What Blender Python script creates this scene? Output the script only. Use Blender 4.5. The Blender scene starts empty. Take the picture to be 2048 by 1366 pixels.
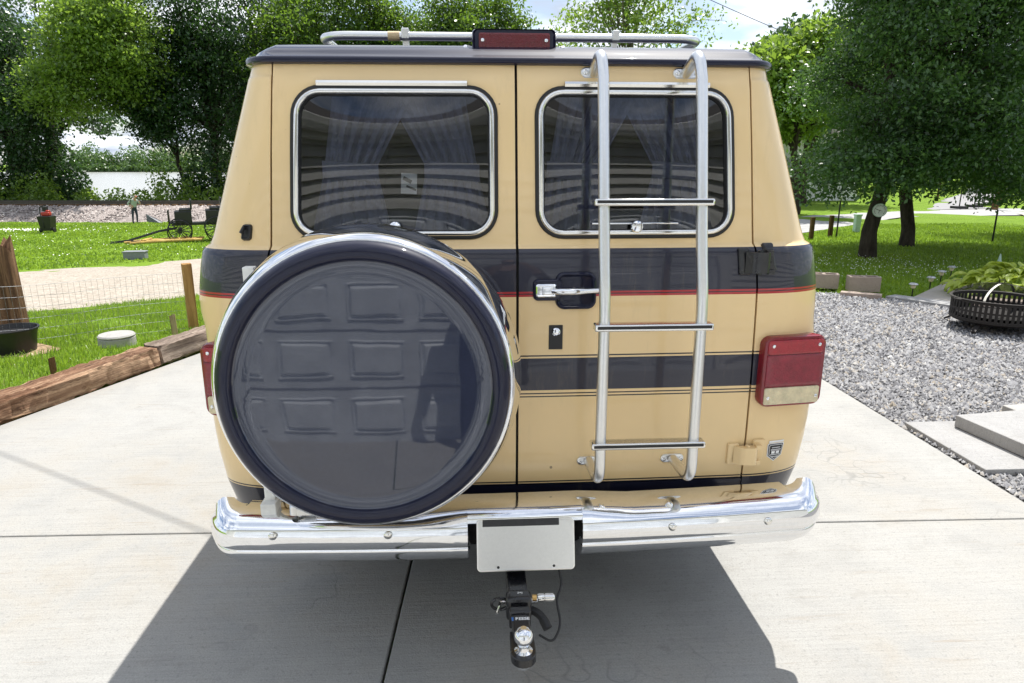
import bpy, math, random
import numpy as np
from mathutils import Vector, Matrix
R = math.radians
random.seed(7); rng = np.random.default_rng(11)
scene = bpy.context.scene

# ---------------------------------------------------------------- camera
CAM = np.array([-0.145, -2.2, 1.7]); YAW = R(3.3); PITCH = R(14.5)
cd = bpy.data.cameras.new('camera'); cam = bpy.data.objects.new('camera', cd)
scene.collection.objects.link(cam); scene.camera = cam
cd.sensor_width = 36; cd.lens = 24.0; cd.clip_start = 0.05; cd.clip_end = 6000
cam.location = CAM; cam.rotation_euler = (math.pi/2 - PITCH, 0, -YAW)

# ---------------------------------------------------------------- sun, sky, exposure
KX, KY = 0.25, 0.45                       # shadow shift per metre of height
el = math.atan2(1, math.hypot(KX, KY)); az = math.atan2(KX, KY)
sd = bpy.data.lights.new('sun', 'SUN'); sd.energy = 4.2; sd.angle = R(0.53); sd.color = (1, .965, .905)
sun = bpy.data.objects.new('sun', sd); scene.collection.objects.link(sun)
sun.rotation_euler = Vector((-KX, -KY, -1)).to_track_quat('-Z', 'Y').to_euler()
w = bpy.data.worlds.new('World'); scene.world = w; w.use_nodes = True
nt = w.node_tree; nt.nodes.clear()
def wn(t, **k):
    n = nt.nodes.new(t)
    for a, b in k.items(): setattr(n, a, b)
    return n
sky = wn('ShaderNodeTexSky', sky_type='NISHITA', sun_disc=False, sun_elevation=el, sun_rotation=az,
         air_density=1.0, dust_density=1.2, ozone_density=1.0, altitude=100)
bg = wn('ShaderNodeBackground'); out = wn('ShaderNodeOutputWorld')
tc = wn('ShaderNodeTexCoord'); sep = wn('ShaderNodeSeparateXYZ')
nt.links.new(tc.outputs['Generated'], sep.inputs[0])
zz = wn('ShaderNodeMath', operation='MAXIMUM'); nt.links.new(sep.outputs[2], zz.inputs[0]); zz.inputs[1].default_value = 0.0
za = wn('ShaderNodeMath', operation='ADD'); nt.links.new(zz.outputs[0], za.inputs[0]); za.inputs[1].default_value = 0.22
dv = wn('ShaderNodeVectorMath', operation='DIVIDE'); cb = wn('ShaderNodeCombineXYZ')
for i in range(3): nt.links.new(za.outputs[0], cb.inputs[i])
nt.links.new(tc.outputs['Generated'], dv.inputs[0]); nt.links.new(cb.outputs[0], dv.inputs[1])
n1 = wn('ShaderNodeTexNoise'); n1.inputs['Scale'].default_value = 2.3; n1.inputs['Detail'].default_value = 7; n1.inputs['Roughness'].default_value = .55
nt.links.new(dv.outputs[0], n1.inputs['Vector'])
cr = wn('ShaderNodeValToRGB'); cr.color_ramp.elements[0].position = .36; cr.color_ramp.elements[1].position = .54
nt.links.new(n1.outputs['Fac'], cr.inputs[0])
n2 = wn('ShaderNodeTexNoise'); n2.inputs['Scale'].default_value = 4.1; n2.inputs['Detail'].default_value = 5
mp = wn('ShaderNodeMapping'); mp.inputs['Location'].default_value = (3.1, 1.7, .4)
nt.links.new(dv.outputs[0], mp.inputs[0]); nt.links.new(mp.outputs[0], n2.inputs['Vector'])
cr2 = wn('ShaderNodeValToRGB'); e = cr2.color_ramp.elements
e[0].position = .38; e[0].color = (3.9, 4.4, 5.3, 1); e[1].position = .62; e[1].color = (8.6, 8.9, 9.4, 1)
nt.links.new(n2.outputs['Fac'], cr2.inputs[0])
mx = wn('ShaderNodeMix', data_type='RGBA')
nt.links.new(cr.outputs[0], mx.inputs[0]); nt.links.new(sky.outputs[0], mx.inputs[6]); nt.links.new(cr2.outputs[0], mx.inputs[7])
nt.links.new(mx.outputs[2], bg.inputs[0]); bg.inputs[1].default_value = 0.095
nt.links.new(bg.outputs[0], out.inputs[0])
vs = scene.view_settings
vs.view_transform = 'Standard'; vs.look = 'None'; vs.gamma = 1; vs.use_curve_mapping = False
vs.exposure = 0.82
cy = scene.cycles
cy.max_bounces = 8; cy.diffuse_bounces = 4; cy.glossy_bounces = 5; cy.transmission_bounces = 4; cy.transparent_max_bounces = 12
cy.use_denoising = True; cy.sample_clamp_indirect = 6

# ---------------------------------------------------------------- helpers
COL = scene.collection
class MB:
    """collects faces; build() links them as ONE mesh object"""
    def __init__(s): s.v = []; s.f = []; s.m = []; s.n = 0
    def add(s, verts, faces, mi=0):
        o = s.n
        s.v.extend([tuple(p) for p in verts]); s.n += len(verts)
        s.f.extend([tuple(i + o for i in f) for f in faces]); s.m.extend([mi]*len(faces))
        return s
    def box(s, c, d, mi=0, rot=None):
        x, y, z = d[0]/2, d[1]/2, d[2]/2
        vs_ = [Vector(p) for p in ((-x,-y,-z),(x,-y,-z),(x,y,-z),(-x,y,-z),(-x,-y,z),(x,-y,z),(x,y,z),(-x,y,z))]
        if rot is not None: vs_ = [rot @ p for p in vs_]
        c = Vector(c)
        return s.add([p + c for p in vs_], [(3,2,1,0),(4,5,6,7),(0,1,5,4),(1,2,6,5),(2,3,7,6),(3,0,4,7)], mi)
    def tube(s, pts, r, n=10, mi=0, caps=True, closed=False):
        pts = [Vector(p) for p in pts]; k = len(pts); rr = r if hasattr(r, '__len__') else [r]*k
        vs_ = []; prev = None
        for i, p in enumerate(pts):
            if closed: t = pts[(i+1) % k] - pts[i-1]
            else: t = pts[min(i+1, k-1)] - pts[max(i-1, 0)]
            t.normalize()
            if prev is None:
                a = Vector((0,0,1)) if abs(t.z) < .9 else Vector((1,0,0))
                u = t.cross(a).normalized()
            else:
                u = (prev - t*prev.dot(t)).normalized()
            prev = u; q = t.cross(u)
            for j in range(n):
                a = 2*math.pi*j/n
                vs_.append(p + (u*math.cos(a) + q*math.sin(a))*rr[i])
        fs = []
        for i in range(k if closed else k-1):
            for j in range(n):
                a = i*n + j; b = i*n + (j+1) % n; c = ((i+1) % k)*n + (j+1) % n; d = ((i+1) % k)*n + j
                fs.append((a, b, c, d))
        if caps and not closed:
            fs.append(tuple(range(n-1, -1, -1))); fs.append(tuple((k-1)*n + j for j in range(n)))
        return s.add(vs_, fs, mi)
    def lathe(s, prof, c=(0,0,0), axis=(0,0,1), n=32, mi=0, flip=False):
        """prof: (radius, height along axis)"""
        ax = Vector(axis).normalized(); c = Vector(c)
        a = Vector((0,0,1)) if abs(ax.z) < .9 else Vector((1,0,0))
        u = ax.cross(a).normalized(); q = ax.cross(u)
        vs_ = []; fs = []
        for r, h in prof:
            for j in range(n):
                t = 2*math.pi*j/n
                vs_.append(c + ax*h + (u*math.cos(t) + q*math.sin(t))*max(r, 1e-5))
        for i in range(len(prof)-1):
            for j in range(n):
                f = (i*n+j, i*n+(j+1) % n, (i+1)*n+(j+1) % n, (i+1)*n+j)
                fs.append(f[::-1] if flip else f)
        return s.add(vs_, fs, mi)
    def grid(s, P, mi=0, flip=False, closed=False):
        """P[i][j] points"""
        a, b = len(P), len(P[0]); vs_ = [p for row in P for p in row]; fs = []
        for i in range(a-1 + (1 if closed else 0)):
            for j in range(b-1):
                i2 = (i+1) % a
                f = (i*b+j, i*b+j+1, i2*b+j+1, i2*b+j)
                fs.append(f[::-1] if flip else f)
        return s.add(vs_, fs, mi)
    def prism(s, poly, h0, h1, mi=0):
        """poly in xy, extruded in z"""
        n = len(poly)
        vs_ = [(p[0], p[1], h0) for p in poly] + [(p[0], p[1], h1) for p in poly]
        fs = [tuple(range(n-1, -1, -1)), tuple(range(n, 2*n))] + [(i, (i+1) % n, n+(i+1) % n, n+i) for i in range(n)]
        return s.add(vs_, fs, mi)
    def build(s, name, mats, parent=None, smooth=True, bevel=0, angle=35, seg=2):
        me = bpy.data.meshes.new(name); me.from_pydata(s.v, [], s.f)
        return finish(name, me, mats, parent, smooth, bevel, angle, s.m, seg)
def finish(name, me, mats, parent=None, smooth=True, bevel=0, angle=35, mi=None, seg=2):
    if not isinstance(mats, (list, tuple)): mats = [mats]
    for m in mats: me.materials.append(m)
    if mi is not None and len(mats) > 1: me.polygons.foreach_set('material_index', mi)
    me.update()
    if smooth:
        me.polygons.foreach_set('use_smooth', [True]*len(me.polygons))
        try: me.set_sharp_from_angle(angle=R(angle))
        except Exception: pass
    o = bpy.data.objects.new(name, me); COL.objects.link(o)
    if bevel:
        b = o.modifiers.new('bevel', 'BEVEL'); b.width = bevel; b.segments = seg; b.limit_method = 'ANGLE'; b.angle_limit = R(40)
    if parent is not None: attach(o, parent)
    return o
def attach(o, parent):
    o.parent = parent
    o.matrix_parent_inverse = Matrix.Identity(4)
    L = Vector((0,0,0)); p = parent
    while p is not None: L += p.location; p = p.parent
    o.location = Vector(o.location) - L
def tag(o, label, cat=None, group=None, kind=None):
    if label: o['label'] = label
    if cat: o['category'] = cat
    if group: o['group'] = group
    if kind: o['kind'] = kind
    return o
def thing(name, loc, label, cat, group=None):
    o = bpy.data.objects.new(name, None); COL.objects.link(o); o.location = loc; o.empty_display_size = .1
    return tag(o, label, cat, group)
def np_mesh(name, V, F, mats, smooth=False, mi=None):
    """V (n,3) float, F (m,k) int with one face size"""
    me = bpy.data.meshes.new(name); V = np.asarray(V, np.float32); F = np.asarray(F, np.int32); k = F.shape[1]
    me.vertices.add(len(V)); me.vertices.foreach_set('co', V.ravel())
    me.loops.add(F.size); me.loops.foreach_set('vertex_index', F.ravel())
    me.polygons.add(len(F)); me.polygons.foreach_set('loop_start', np.arange(0, F.size, k, dtype=np.int32))
    me.polygons.foreach_set('loop_total', np.full(len(F), k, np.int32))
    if not isinstance(mats, (list, tuple)): mats = [mats]
    for m in mats: me.materials.append(m)
    if mi is not None: me.polygons.foreach_set('material_index', np.asarray(mi, np.int32))
    me.update(calc_edges=True); me.validate()
    if smooth: me.polygons.foreach_set('use_smooth', [True]*len(F))
    return me
def np_obj(name, V, F, mats, parent=None, smooth=False, mi=None):
    o = bpy.data.objects.new(name, np_mesh(name, V, F, mats, smooth, mi)); COL.objects.link(o)
    if parent is not None: attach(o, parent)
    return o
def fillet(pts, r, n=6):
    """polyline with rounded corners"""
    pts = [Vector(p) for p in pts]; o = [pts[0]]
    for i in range(1, len(pts)-1):
        a, b, c = pts[i-1], pts[i], pts[i+1]
        d = min(r, (a-b).length*.48, (c-b).length*.48)
        p0 = b + (a-b).normalized()*d; p1 = b + (c-b).normalized()*d
        for j in range(n+1):
            t = j/n; o.append(p0*(1-t)**2 + b*2*t*(1-t) + p1*t*t)
    o.append(pts[-1]); return o
def rrect(hw, hh, r, n=6):
    """rounded rectangle outline, counter clockwise, starting at right side bottom"""
    r = max(min(r, hw*.999, hh*.999), 1e-4); o = []
    for cx, cz, a0 in ((hw-r, -hh+r, -90), (hw-r, hh-r, 0), (-hw+r, hh-r, 90), (-hw+r, -hh+r, 180)):
        for i in range(n+1):
            a = R(a0 + 90*i/n); o.append((cx + r*math.cos(a), cz + r*math.sin(a)))
    return o
def pad(mb, M, ca, cb, hw, hh, r, prof, n=6, mi=0):
    """a pad on a surface: M(a,b)->(point, normal); prof = list of (inset, offset)"""
    k = 4*(n+1); vs_ = []; fs = []
    rings = [(rrect(hw-i_, hh-i_, r-i_, n), o_) for i_, o_ in prof]; last = rings[-1][0]
    rings += [([(x*s_, y*s_) for x, y in last], prof[-1][1]) for s_ in (.8, .6, .4, .2)]; prof = list(prof) + [prof[-1]]*4
    for ring, off in rings:
        for a, b in ring:
            P, N = M(ca+a, cb+b); vs_.append(P + N*off)
    for i in range(len(prof)-1):
        for j in range(k): fs.append((i*k+j, i*k+(j+1) % k, (i+1)*k+(j+1) % k, (i+1)*k+j))
    P, N = M(ca, cb); vs_.append(P + N*prof[-1][1]); c = len(vs_)-1; b0 = (len(prof)-1)*k
    for j in range(k): fs.append((b0+j, b0+(j+1) % k, c))
    return mb.add(vs_, fs, mi)
def sweep(mb, pts, nrm, prof, mi=0, closed=True, flip=False):
    """profile (a outward, b along normal) carried along a path on a surface"""
    k = len(pts); P = []
    for i in range(k):
        t = (pts[(i+1) % k] - pts[i-1]) if closed else (pts[min(i+1, k-1)] - pts[max(i-1, 0)])
        o = t.normalized().cross(nrm[i]).normalized()
        P.append([pts[i] + o*a + nrm[i]*b for a, b in prof])
    return mb.grid(P, mi, flip, closed)
def copy_tree(o, parent=None):
    c = o.copy(); COL.objects.link(c)
    if parent is not None: c.parent = parent
    for ch in o.children: copy_tree(ch, c)
    return c
def W(a, D, z=0.0):
    """camera-heading frame (a to the right, D ahead, metres) to world"""
    return (CAM[0] + a*math.cos(YAW) + D*math.sin(YAW), CAM[1] - a*math.sin(YAW) + D*math.cos(YAW), z)

# ---------------------------------------------------------------- materials
MATS = {}
class NT:
    def __init__(s, name):
        s.m = bpy.data.materials.new(name); s.m.use_nodes = True; s.t = s.m.node_tree; s.t.nodes.clear()
        s.o = s.t.nodes.new('ShaderNodeOutputMaterial'); MATS[name] = s.m
    def n(s, typ, ins=None, **k):
        nd = s.t.nodes.new(typ)
        for a, b in k.items(): setattr(nd, a, b)
        for a, b in (ins or {}).items():
            if isinstance(b, bpy.types.NodeSocket): s.t.links.new(b, nd.inputs[a])
            else: nd.inputs[a].default_value = b
        return nd
    def coord(s, kind='Object', scale=(1,1,1), rot=(0,0,0)):
        c = s.n('ShaderNodeTexCoord'); m = s.n('ShaderNodeMapping', {0: c.outputs[kind], 'Scale': scale, 'Rotation': rot}); return m.outputs[0]
    def noise(s, vec, scale, detail=3, rough=.5, dist=0):
        return s.n('ShaderNodeTexNoise', {'Vector': vec, 'Scale': scale, 'Detail': detail, 'Roughness': rough, 'Distortion': dist}).outputs['Fac']
    def ramp(s, fac, stops, interp='LINEAR'):
        r = s.n('ShaderNodeValToRGB', {0: fac}); r.color_ramp.interpolation = interp; el_ = r.color_ramp.elements
        while len(el_) < len(stops): el_.new(.5)
        for e_, (p, c) in zip(el_, stops):
            c = tuple(c) if hasattr(c, '__len__') else (c, c, c)
            e_.position = p; e_.color = c if len(c) == 4 else c + (1,)
        return r.outputs[0]
    def mix(s, fac, a, b, mode='MIX'):
        m = s.n('ShaderNodeMix', data_type='RGBA', blend_type=mode)
        for i, v in ((0, fac), (6, a), (7, b)):
            if isinstance(v, bpy.types.NodeSocket): s.t.links.new(v, m.inputs[i])
            else: m.inputs[i].default_value = v if not hasattr(v, '__len__') else tuple(v) + ((1,) if len(v) == 3 else ())
        return m.outputs[2]
    def bump(s, h, strength=.3, dist=.01):
        return s.n('ShaderNodeBump', {'Height': h, 'Strength': strength, 'Distance': dist}).outputs[0]
    def pbr(s, **k):
        b = s.n('ShaderNodeBsdfPrincipled')
        for a, v in k.items():
            key = {'color': 'Base Color', 'rough': 'Roughness', 'metal': 'Metallic', 'normal': 'Normal', 'coat': 'Coat Weight', 'coatr': 'Coat Roughness', 'spec': 'Specular IOR Level', 'ior': 'IOR'}.get(a, a)
            if isinstance(v, bpy.types.NodeSocket): s.t.links.new(v, b.inputs[key])
            else: b.inputs[key].default_value = (tuple(v) + ((1,) if len(v) == 3 and 'Color' in key else ())) if hasattr(v, '__len__') else v
        s.t.links.new(b.outputs[0], s.o.inputs[0]); return b
    def surf(s, sock): s.t.links.new(sock, s.o.inputs[0])
def simple(name, color, rough=.5, metal=0, var=.12, scale=30, bump=0, **k):
    """plain material with a little mottling and roughness variation"""
    t = NT(name); v = t.coord(); nz = t.noise(v, scale, 4)
    c1 = tuple(c*(1-var) for c in color); c2 = tuple(min(c*(1+var), 1) for c in color)
    col = t.ramp(nz, [(.3, c1), (.7, c2)])
    rg = t.ramp(nz, [(.3, max(rough-.06, .02)), (.7, min(rough+.06, 1))])
    kw = dict(color=col, rough=rg, metal=metal, **k)
    if bump: kw['normal'] = t.bump(nz, bump, .01)
    t.pbr(**kw); return t.m
# ---- paints and metals of the van
TAN = (.85, .62, .315); NAVY = (.006, .0072, .025); REDS = (.42, .012, .018); INK = (.012, .011, .016)
def paint():
    t = NT('van_paint'); c = t.n('ShaderNodeTexCoord'); sp = t.n('ShaderNodeSeparateXYZ', {0: c.outputs['Object']})
    z = sp.outputs[2]; col = TAN
    def band(col, a, b_, k):
        m = t.n('ShaderNodeMath', {0: z, 1: (a+b_)/2, 2: (b_-a)/2}, operation='COMPARE'); return t.mix(m.outputs[0], col, k)
    for a, b_, k in ((0, .6035, NAVY), (.6075, .6125, INK), (.932, .9365, INK), (.943, .9475, INK), (.957, 1.0705, NAVY), (1.0765, 1.0815, INK), (1.2805, 1.288, REDS), (1.288, 1.2915, INK), (1.2915, 1.2975, REDS), (1.2975, 1.436, NAVY)):
        col = band(col, a, b_, k)
    fade = t.noise(c.outputs['Object'], 2.0, 5, .6); col = t.mix(1.0, col, t.ramp(fade, [(.3, (.93, .93, .94)), (.7, (1.03, 1.02, 1.0))]), 'MULTIPLY')
    chip = t.noise(c.outputs['Object'], 38, 2, .4); col = t.mix(t.ramp(chip, [(.785, 0.), (.80, .7)]), col, (.16, .10, .05))
    grime = t.noise(t.coord(scale=(5, 5, .9)), 3, 6, .75); col = t.mix(t.ramp(grime, [(.56, 0.), (.85, .22)]), col, (.33, .25, .15))
    nz = t.noise(c.outputs['Object'], 3, 2); dust = t.noise(c.outputs['Object'], 60, 5, .7)
    rg = .45
    nb = t.bump(nz, .04, .05)
    t.pbr(color=col, rough=rg, normal=nb, coat=1.0, coatr=.03, **{'Coat Normal': nb, 'Coat IOR': 1.38}); return t.m
paint()
def navy(name, col, bumpy=.03, ior=1.38):
    t = NT(name); v = t.coord(); nz = t.noise(v, 4, 2); d = t.noise(v, 70, 5, .7)
    nb = t.bump(nz, bumpy, .05)
    t.pbr(color=t.ramp(d, [(.45, col), (.9, tuple(c*1.25 for c in col))]), rough=.5, spec=.12, normal=nb, coat=1.0, coatr=.03, **{'Coat Normal': nb, 'Coat IOR': ior}); return t.m
navy('navy_paint', NAVY); navy('cover_vinyl', (.017, .022, .046), .018, 1.75)
def chrome(name, rough=.06, base=(.86, .87, .89), wav=.03, spots=.08):
    t = NT(name); v = t.coord(); nz = t.noise(v, 6, 2); sp = t.noise(v, 90, 5, .75)
    col = t.ramp(sp, [(.35, base), (.8, tuple(b*(1-spots) for b in base))])
    t.pbr(color=col, metal=1, rough=t.ramp(sp, [(.4, rough), (.8, rough+.06)]), normal=t.bump(nz, wav, .03)); return t.m
chrome('chrome', .04); chrome('bumper_chrome', .05, wav=.07, spots=.10); chrome('aluminium', .30, (.78, .78, .77), .05); chrome('brushed_plate', .34, (.80, .79, .75), .02)
chrome('trim_chrome', .10, (.82, .81, .78))
simple('black_plastic', (.012, .012, .013), .42); simple('black_rubber', (.016, .016, .017), .6, scale=60)
simple('black_paint', (.007, .007, .009), .3, coat=.3); simple('tape', (.02, .02, .022), .35, scale=140, bump=.3)
simple('white_paint', (.78, .78, .75), .45); simple('tan_tape', (.62, .47, .27), .6); simple('brass', (.6, .38, .14), .3, 1)
simple('blue_print', (.05, .16, .45), .5); simple('white_print', (.82, .82, .82), .5); simple('tyre_rubber', (.018, .018, .018), .8, bump=.2)
simple('interior_fabric', (.055, .05, .052), .9); simple('curtain', (.21, .225, .34), .9, scale=80, bump=.1)
simple('sticker_black', (.015, .015, .015), .4); simple('undercoat', (.010, .010, .010), .9, scale=20)
def lens(name, col, cell=True):
    t = NT(name); c = t.n('ShaderNodeTexCoord')
    ch = t.n('ShaderNodeTexVoronoi', {'Vector': c.outputs['Object'], 'Scale': 150.0}).outputs[0]
    nz = t.noise(c.outputs['Object'], 40, 4, .7)
    t.pbr(color=t.ramp(nz, [(.3, tuple(x*.8 for x in col)), (.7, tuple(x*1.15 for x in col))]), rough=.25, normal=t.bump(ch, .5 if cell else 0, .003), coat=.5, coatr=.08, **{'Subsurface Weight': .15, 'Subsurface Radius': (.01, .002, .002)}); return t.m
lens('red_lens', (.34, .007, .018)); lens('reflector_lens', (.23, .008, .024)); lens('red_rim', (.20, .005, .013), False); lens('clear_lens', (.66, .57, .37)); lens('dark_red_lens', (.14, .004, .010))
def glass():
    t = NT('tinted_glass')
    tr = t.n('ShaderNodeBsdfTransparent', {0: (.64, .67, .69, 1)}); gl = t.n('ShaderNodeBsdfGlossy', {'Roughness': .0, 'Color': (1, 1, 1, 1)})
    fr = t.n('ShaderNodeFresnel', {0: 1.70}); m = t.n('ShaderNodeMixShader', {0: fr.outputs[0], 1: tr.outputs[0], 2: gl.outputs[0]}); t.surf(m.outputs[0])
glass()
# ---- ground materials
def concrete(name, base, stain=.6, line_rot=0.0, aggregate=True):
    t = NT(name); c = t.n('ShaderNodeTexCoord').outputs['Object']
    big = t.noise(c, .55, 5, .6); mid = t.noise(c, 3.2, 6, .65, .4); fine = t.noise(c, 160, 3, .6); pit = t.noise(c, 55, 4, .7)
    br = t.noise(t.coord(scale=(2.2, 90, 1)), 1.0, 4, .6)                      # broom marks
    base_ = np.array(base)
    col = t.ramp(mid, [(.25, tuple(base_*.74)), (.52, tuple(base_)), (.8, tuple(np.minimum(base_*1.09, .95)))])
    dirt = t.ramp(big, [(.42, 0.), (.66, 1.)]); d2 = t.ramp(mid, [(.38, 0.), (.66, .8)])
    df = t.n('ShaderNodeMath', {0: dirt, 1: d2}, operation='MULTIPLY'); df2 = t.n('ShaderNodeMath', {0: df.outputs[0], 1: stain}, operation='MULTIPLY')
    col = t.mix(df2.outputs[0], col, (.30, .25, .18))
    # tyre track: streaky brown stain running diagonally
    sv = t.coord(rot=(0, 0, R(-24)), scale=(.8, 9, 1)); sn = t.noise(sv, 1.6, 6, .7); stf = t.ramp(sn, [(.60, 0.), (.74, 1.)])
    sm = t.n('ShaderNodeMath', {0: stf, 1: stain*1.8}, operation='MULTIPLY'); sm2 = t.n('ShaderNodeMath', {0: sm.outputs[0], 1: t.ramp(big, [(.40, .15), (.6, 1.)])}, operation='MULTIPLY')
    col = t.mix(sm2.outputs[0], col, (.27, .22, .16))
    col = t.mix(t.ramp(pit, [(.56, 0.), (.70, .75)]), col, tuple(base_*.45))
    blot = t.noise(c, 9, 6, .75); col = t.mix(t.ramp(blot, [(.55, 0.), (.74, .55)]), col, tuple(base_*np.array([.62, .58, .52])))
    drip = t.noise(c, 2.6, 6, .7); col = t.mix(t.ramp(drip, [(.665, 0.), (.72, .45)]), col, (.10, .085, .07))
    crk = t.n('ShaderNodeTexVoronoi', {'Vector': t.n('ShaderNodeVectorMath', {0: c, 1: t.n('ShaderNodeTexNoise', {'Vector': c, 'Scale': 3.0}).outputs['Color']}, operation='ADD').outputs[0], 'Scale': .42}, feature='DISTANCE_TO_EDGE').outputs['Distance']
    cm = t.n('ShaderNodeMath', {0: t.ramp(crk, [(0., 1.), (.0035, 0.)]), 1: t.ramp(big, [(.5, 0.), (.58, .6)])}, operation='MULTIPLY'); col = t.mix(cm.outputs[0], col, tuple(base_*.3))
    col = t.mix(.35, col, t.ramp(br, [(.3, tuple(base_*.72)), (.7, tuple(np.minimum(base_*1.1, .95)))]))
    col = t.mix(t.ramp(fine, [(.35, .35), (.6, 0.)]), col, tuple(base_*.55))
    h = t.n('ShaderNodeMath', {0: br, 1: pit}, operation='ADD'); h2 = t.n('ShaderNodeMath', {0: h.outputs[0], 1: fine}, operation='ADD')
    t.pbr(color=col, rough=.85, normal=t.bump(h2.outputs[0], .45, .004), spec=.3); return t.m
concrete('driveway_concrete', (.37, .366, .35), 1.0); concrete('old_concrete', (.40, .39, .37), .5); concrete('path_concrete', (.42, .385, .34), .3)
concrete('block_concrete', (.40, .32, .265), .25); concrete('paver_concrete', (.36, .355, .35), .15)
def leafy(name, c1, c2, trans=.35, tint=(.32, .55, .06), rough=.36):
    t = NT(name); g = t.n('ShaderNodeNewGeometry'); rnd = g.outputs['Random Per Island']
    col = t.ramp(rnd, [(0, c1), (.6, tuple((a+b)/2 for a, b in zip(c1, c2))), (1, c2)])
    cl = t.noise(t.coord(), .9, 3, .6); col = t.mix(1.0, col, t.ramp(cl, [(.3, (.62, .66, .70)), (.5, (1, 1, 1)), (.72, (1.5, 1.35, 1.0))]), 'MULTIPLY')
    p = t.n('ShaderNodeBsdfPrincipled'); t.t.links.new(col, p.inputs['Base Color']); p.inputs['Roughness'].default_value = rough; p.inputs['Specular IOR Level'].default_value = .55
    tr = t.n('ShaderNodeBsdfTranslucent'); tc_ = t.mix(.6, col, tint); t.t.links.new(tc_, tr.inputs[0])
    m = t.n('ShaderNodeMixShader', {0: trans, 1: p.outputs[0], 2: tr.outputs[0]}); t.surf(m.outputs[0]); return t.m
leafy('leaf_dark', (.010, .032, .011), (.036, .085, .025), .28, (.13, .28, .05))  # darkened leaf copy: the river trees' backlit shade is put into its colour
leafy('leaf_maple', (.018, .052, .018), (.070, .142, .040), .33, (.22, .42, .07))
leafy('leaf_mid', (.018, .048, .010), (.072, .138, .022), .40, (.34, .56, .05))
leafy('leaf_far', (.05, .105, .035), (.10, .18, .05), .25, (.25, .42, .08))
leafy('leaf_light', (.07, .14, .02), (.17, .265, .04), .43, (.45, .66, .08), .35)  # pale leaf green; also paints sunlight onto the arching river tree and bank weeds
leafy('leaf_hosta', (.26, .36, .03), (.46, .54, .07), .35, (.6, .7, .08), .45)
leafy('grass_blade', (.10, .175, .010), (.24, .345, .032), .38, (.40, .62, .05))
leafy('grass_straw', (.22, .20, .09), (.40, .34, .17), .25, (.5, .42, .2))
simple('clover_white', (.80, .80, .74), .8)
def lawn():
    t = NT('lawn'); c = t.n('ShaderNodeTexCoord').outputs['Object']
    a = t.noise(c, .25, 5, .6); b = t.noise(c, 2.2, 5, .65); f = t.noise(c, 28, 4, .75); s = t.noise(t.coord(scale=(1, 3.0, 1)), 9, 4, .7)
    col = t.ramp(b, [(.25, (.105, .19, .010)), (.5, (.17, .285, .018)), (.78, (.235, .355, .030))])
    col = t.mix(t.ramp(a, [(.4, 0.), (.7, .4)]), col, (.20, .30, .05))
    col = t.mix(t.ramp(f, [(.36, .55), (.55, 0.)]), col, (.06, .12, .008)); col = t.mix(t.ramp(s, [(.6, 0.), (.75, .45)]), col, (.26, .38, .06))
    t.pbr(color=col, rough=.9, normal=t.bump(f, .9, .05), spec=.15)
lawn()
def soil(name, c1, c2, scale, bump=.5, spk=None):
    t = NT(name); c = t.n('ShaderNodeTexCoord').outputs['Object']
    b = t.noise(c, scale, 6, .7); v = t.n('ShaderNodeTexVoronoi', {'Vector': c, 'Scale': scale*6}); f = t.noise(c, .4, 4)
    col = t.ramp(b, [(.3, c1), (.7, c2)]); col = t.mix(t.ramp(f, [(.4, 0.), (.7, .35)]), col, tuple(x*.8 for x in c2))
    cell = t.ramp(v.outputs['Color'], [(.1, .45), (.9, 1.3)]); col = t.mix(.55, col, cell, 'MULTIPLY')
    t.pbr(color=col, rough=.95, normal=t.bump(v.outputs['Distance'], bump, .02), spec=.2); return t.m
soil('gravel_road', (.29, .25, .20), (.44, .39, .33), 4); soil('gravel_base', (.13, .13, .13), (.27, .27, .28), 9, .9); soil('ballast', (.24, .205, .19), (.40, .35, .325), 1.6, .9)
soil('bare_soil', (.24, .17, .10), (.40, .29, .18), 6)
def stone(name, stops):
    t = NT(name); g = t.n('ShaderNodeNewGeometry'); c = t.n('ShaderNodeTexCoord').outputs['Object']
    col = t.ramp(g.outputs['Random Per Island'], stops); col = t.mix(.3, col, t.ramp(t.noise(c, 60, 4), [(.3, (.25, .25, .25)), (.7, (.75, .75, .75))]), 'OVERLAY')
    t.pbr(color=col, rough=.8, spec=.3); return t.m
stone('gravel_stone', [(0, (.05, .05, .055)), (.22, (.13, .13, .14)), (.5, (.215, .215, .225)), (.82, (.30, .30, .305)), (.93, (.26, .225, .18)), (1, (.43, .43, .42))])
stone('ballast_stone', [(0, (.10, .08, .075)), (.3, (.25, .21, .195)), (.8, (.40, .35, .325)), (1, (.52, .48, .45))])
def bark(name, c1, c2, s=6):
    t = NT(name); c = t.coord(scale=(1, 1, .22)); a = t.noise(c, s*2, 6, .7); b = t.noise(c, s*.5, 3)
    col = t.ramp(a, [(.3, c1), (.7, c2)]); t.pbr(color=col, rough=.95, normal=t.bump(a, .9, .04), spec=.1); return t.m
bark('bark', (.020, .016, .012), (.075, .062, .048)); bark('bark_light', (.10, .085, .065), (.24, .21, .17))
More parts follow.
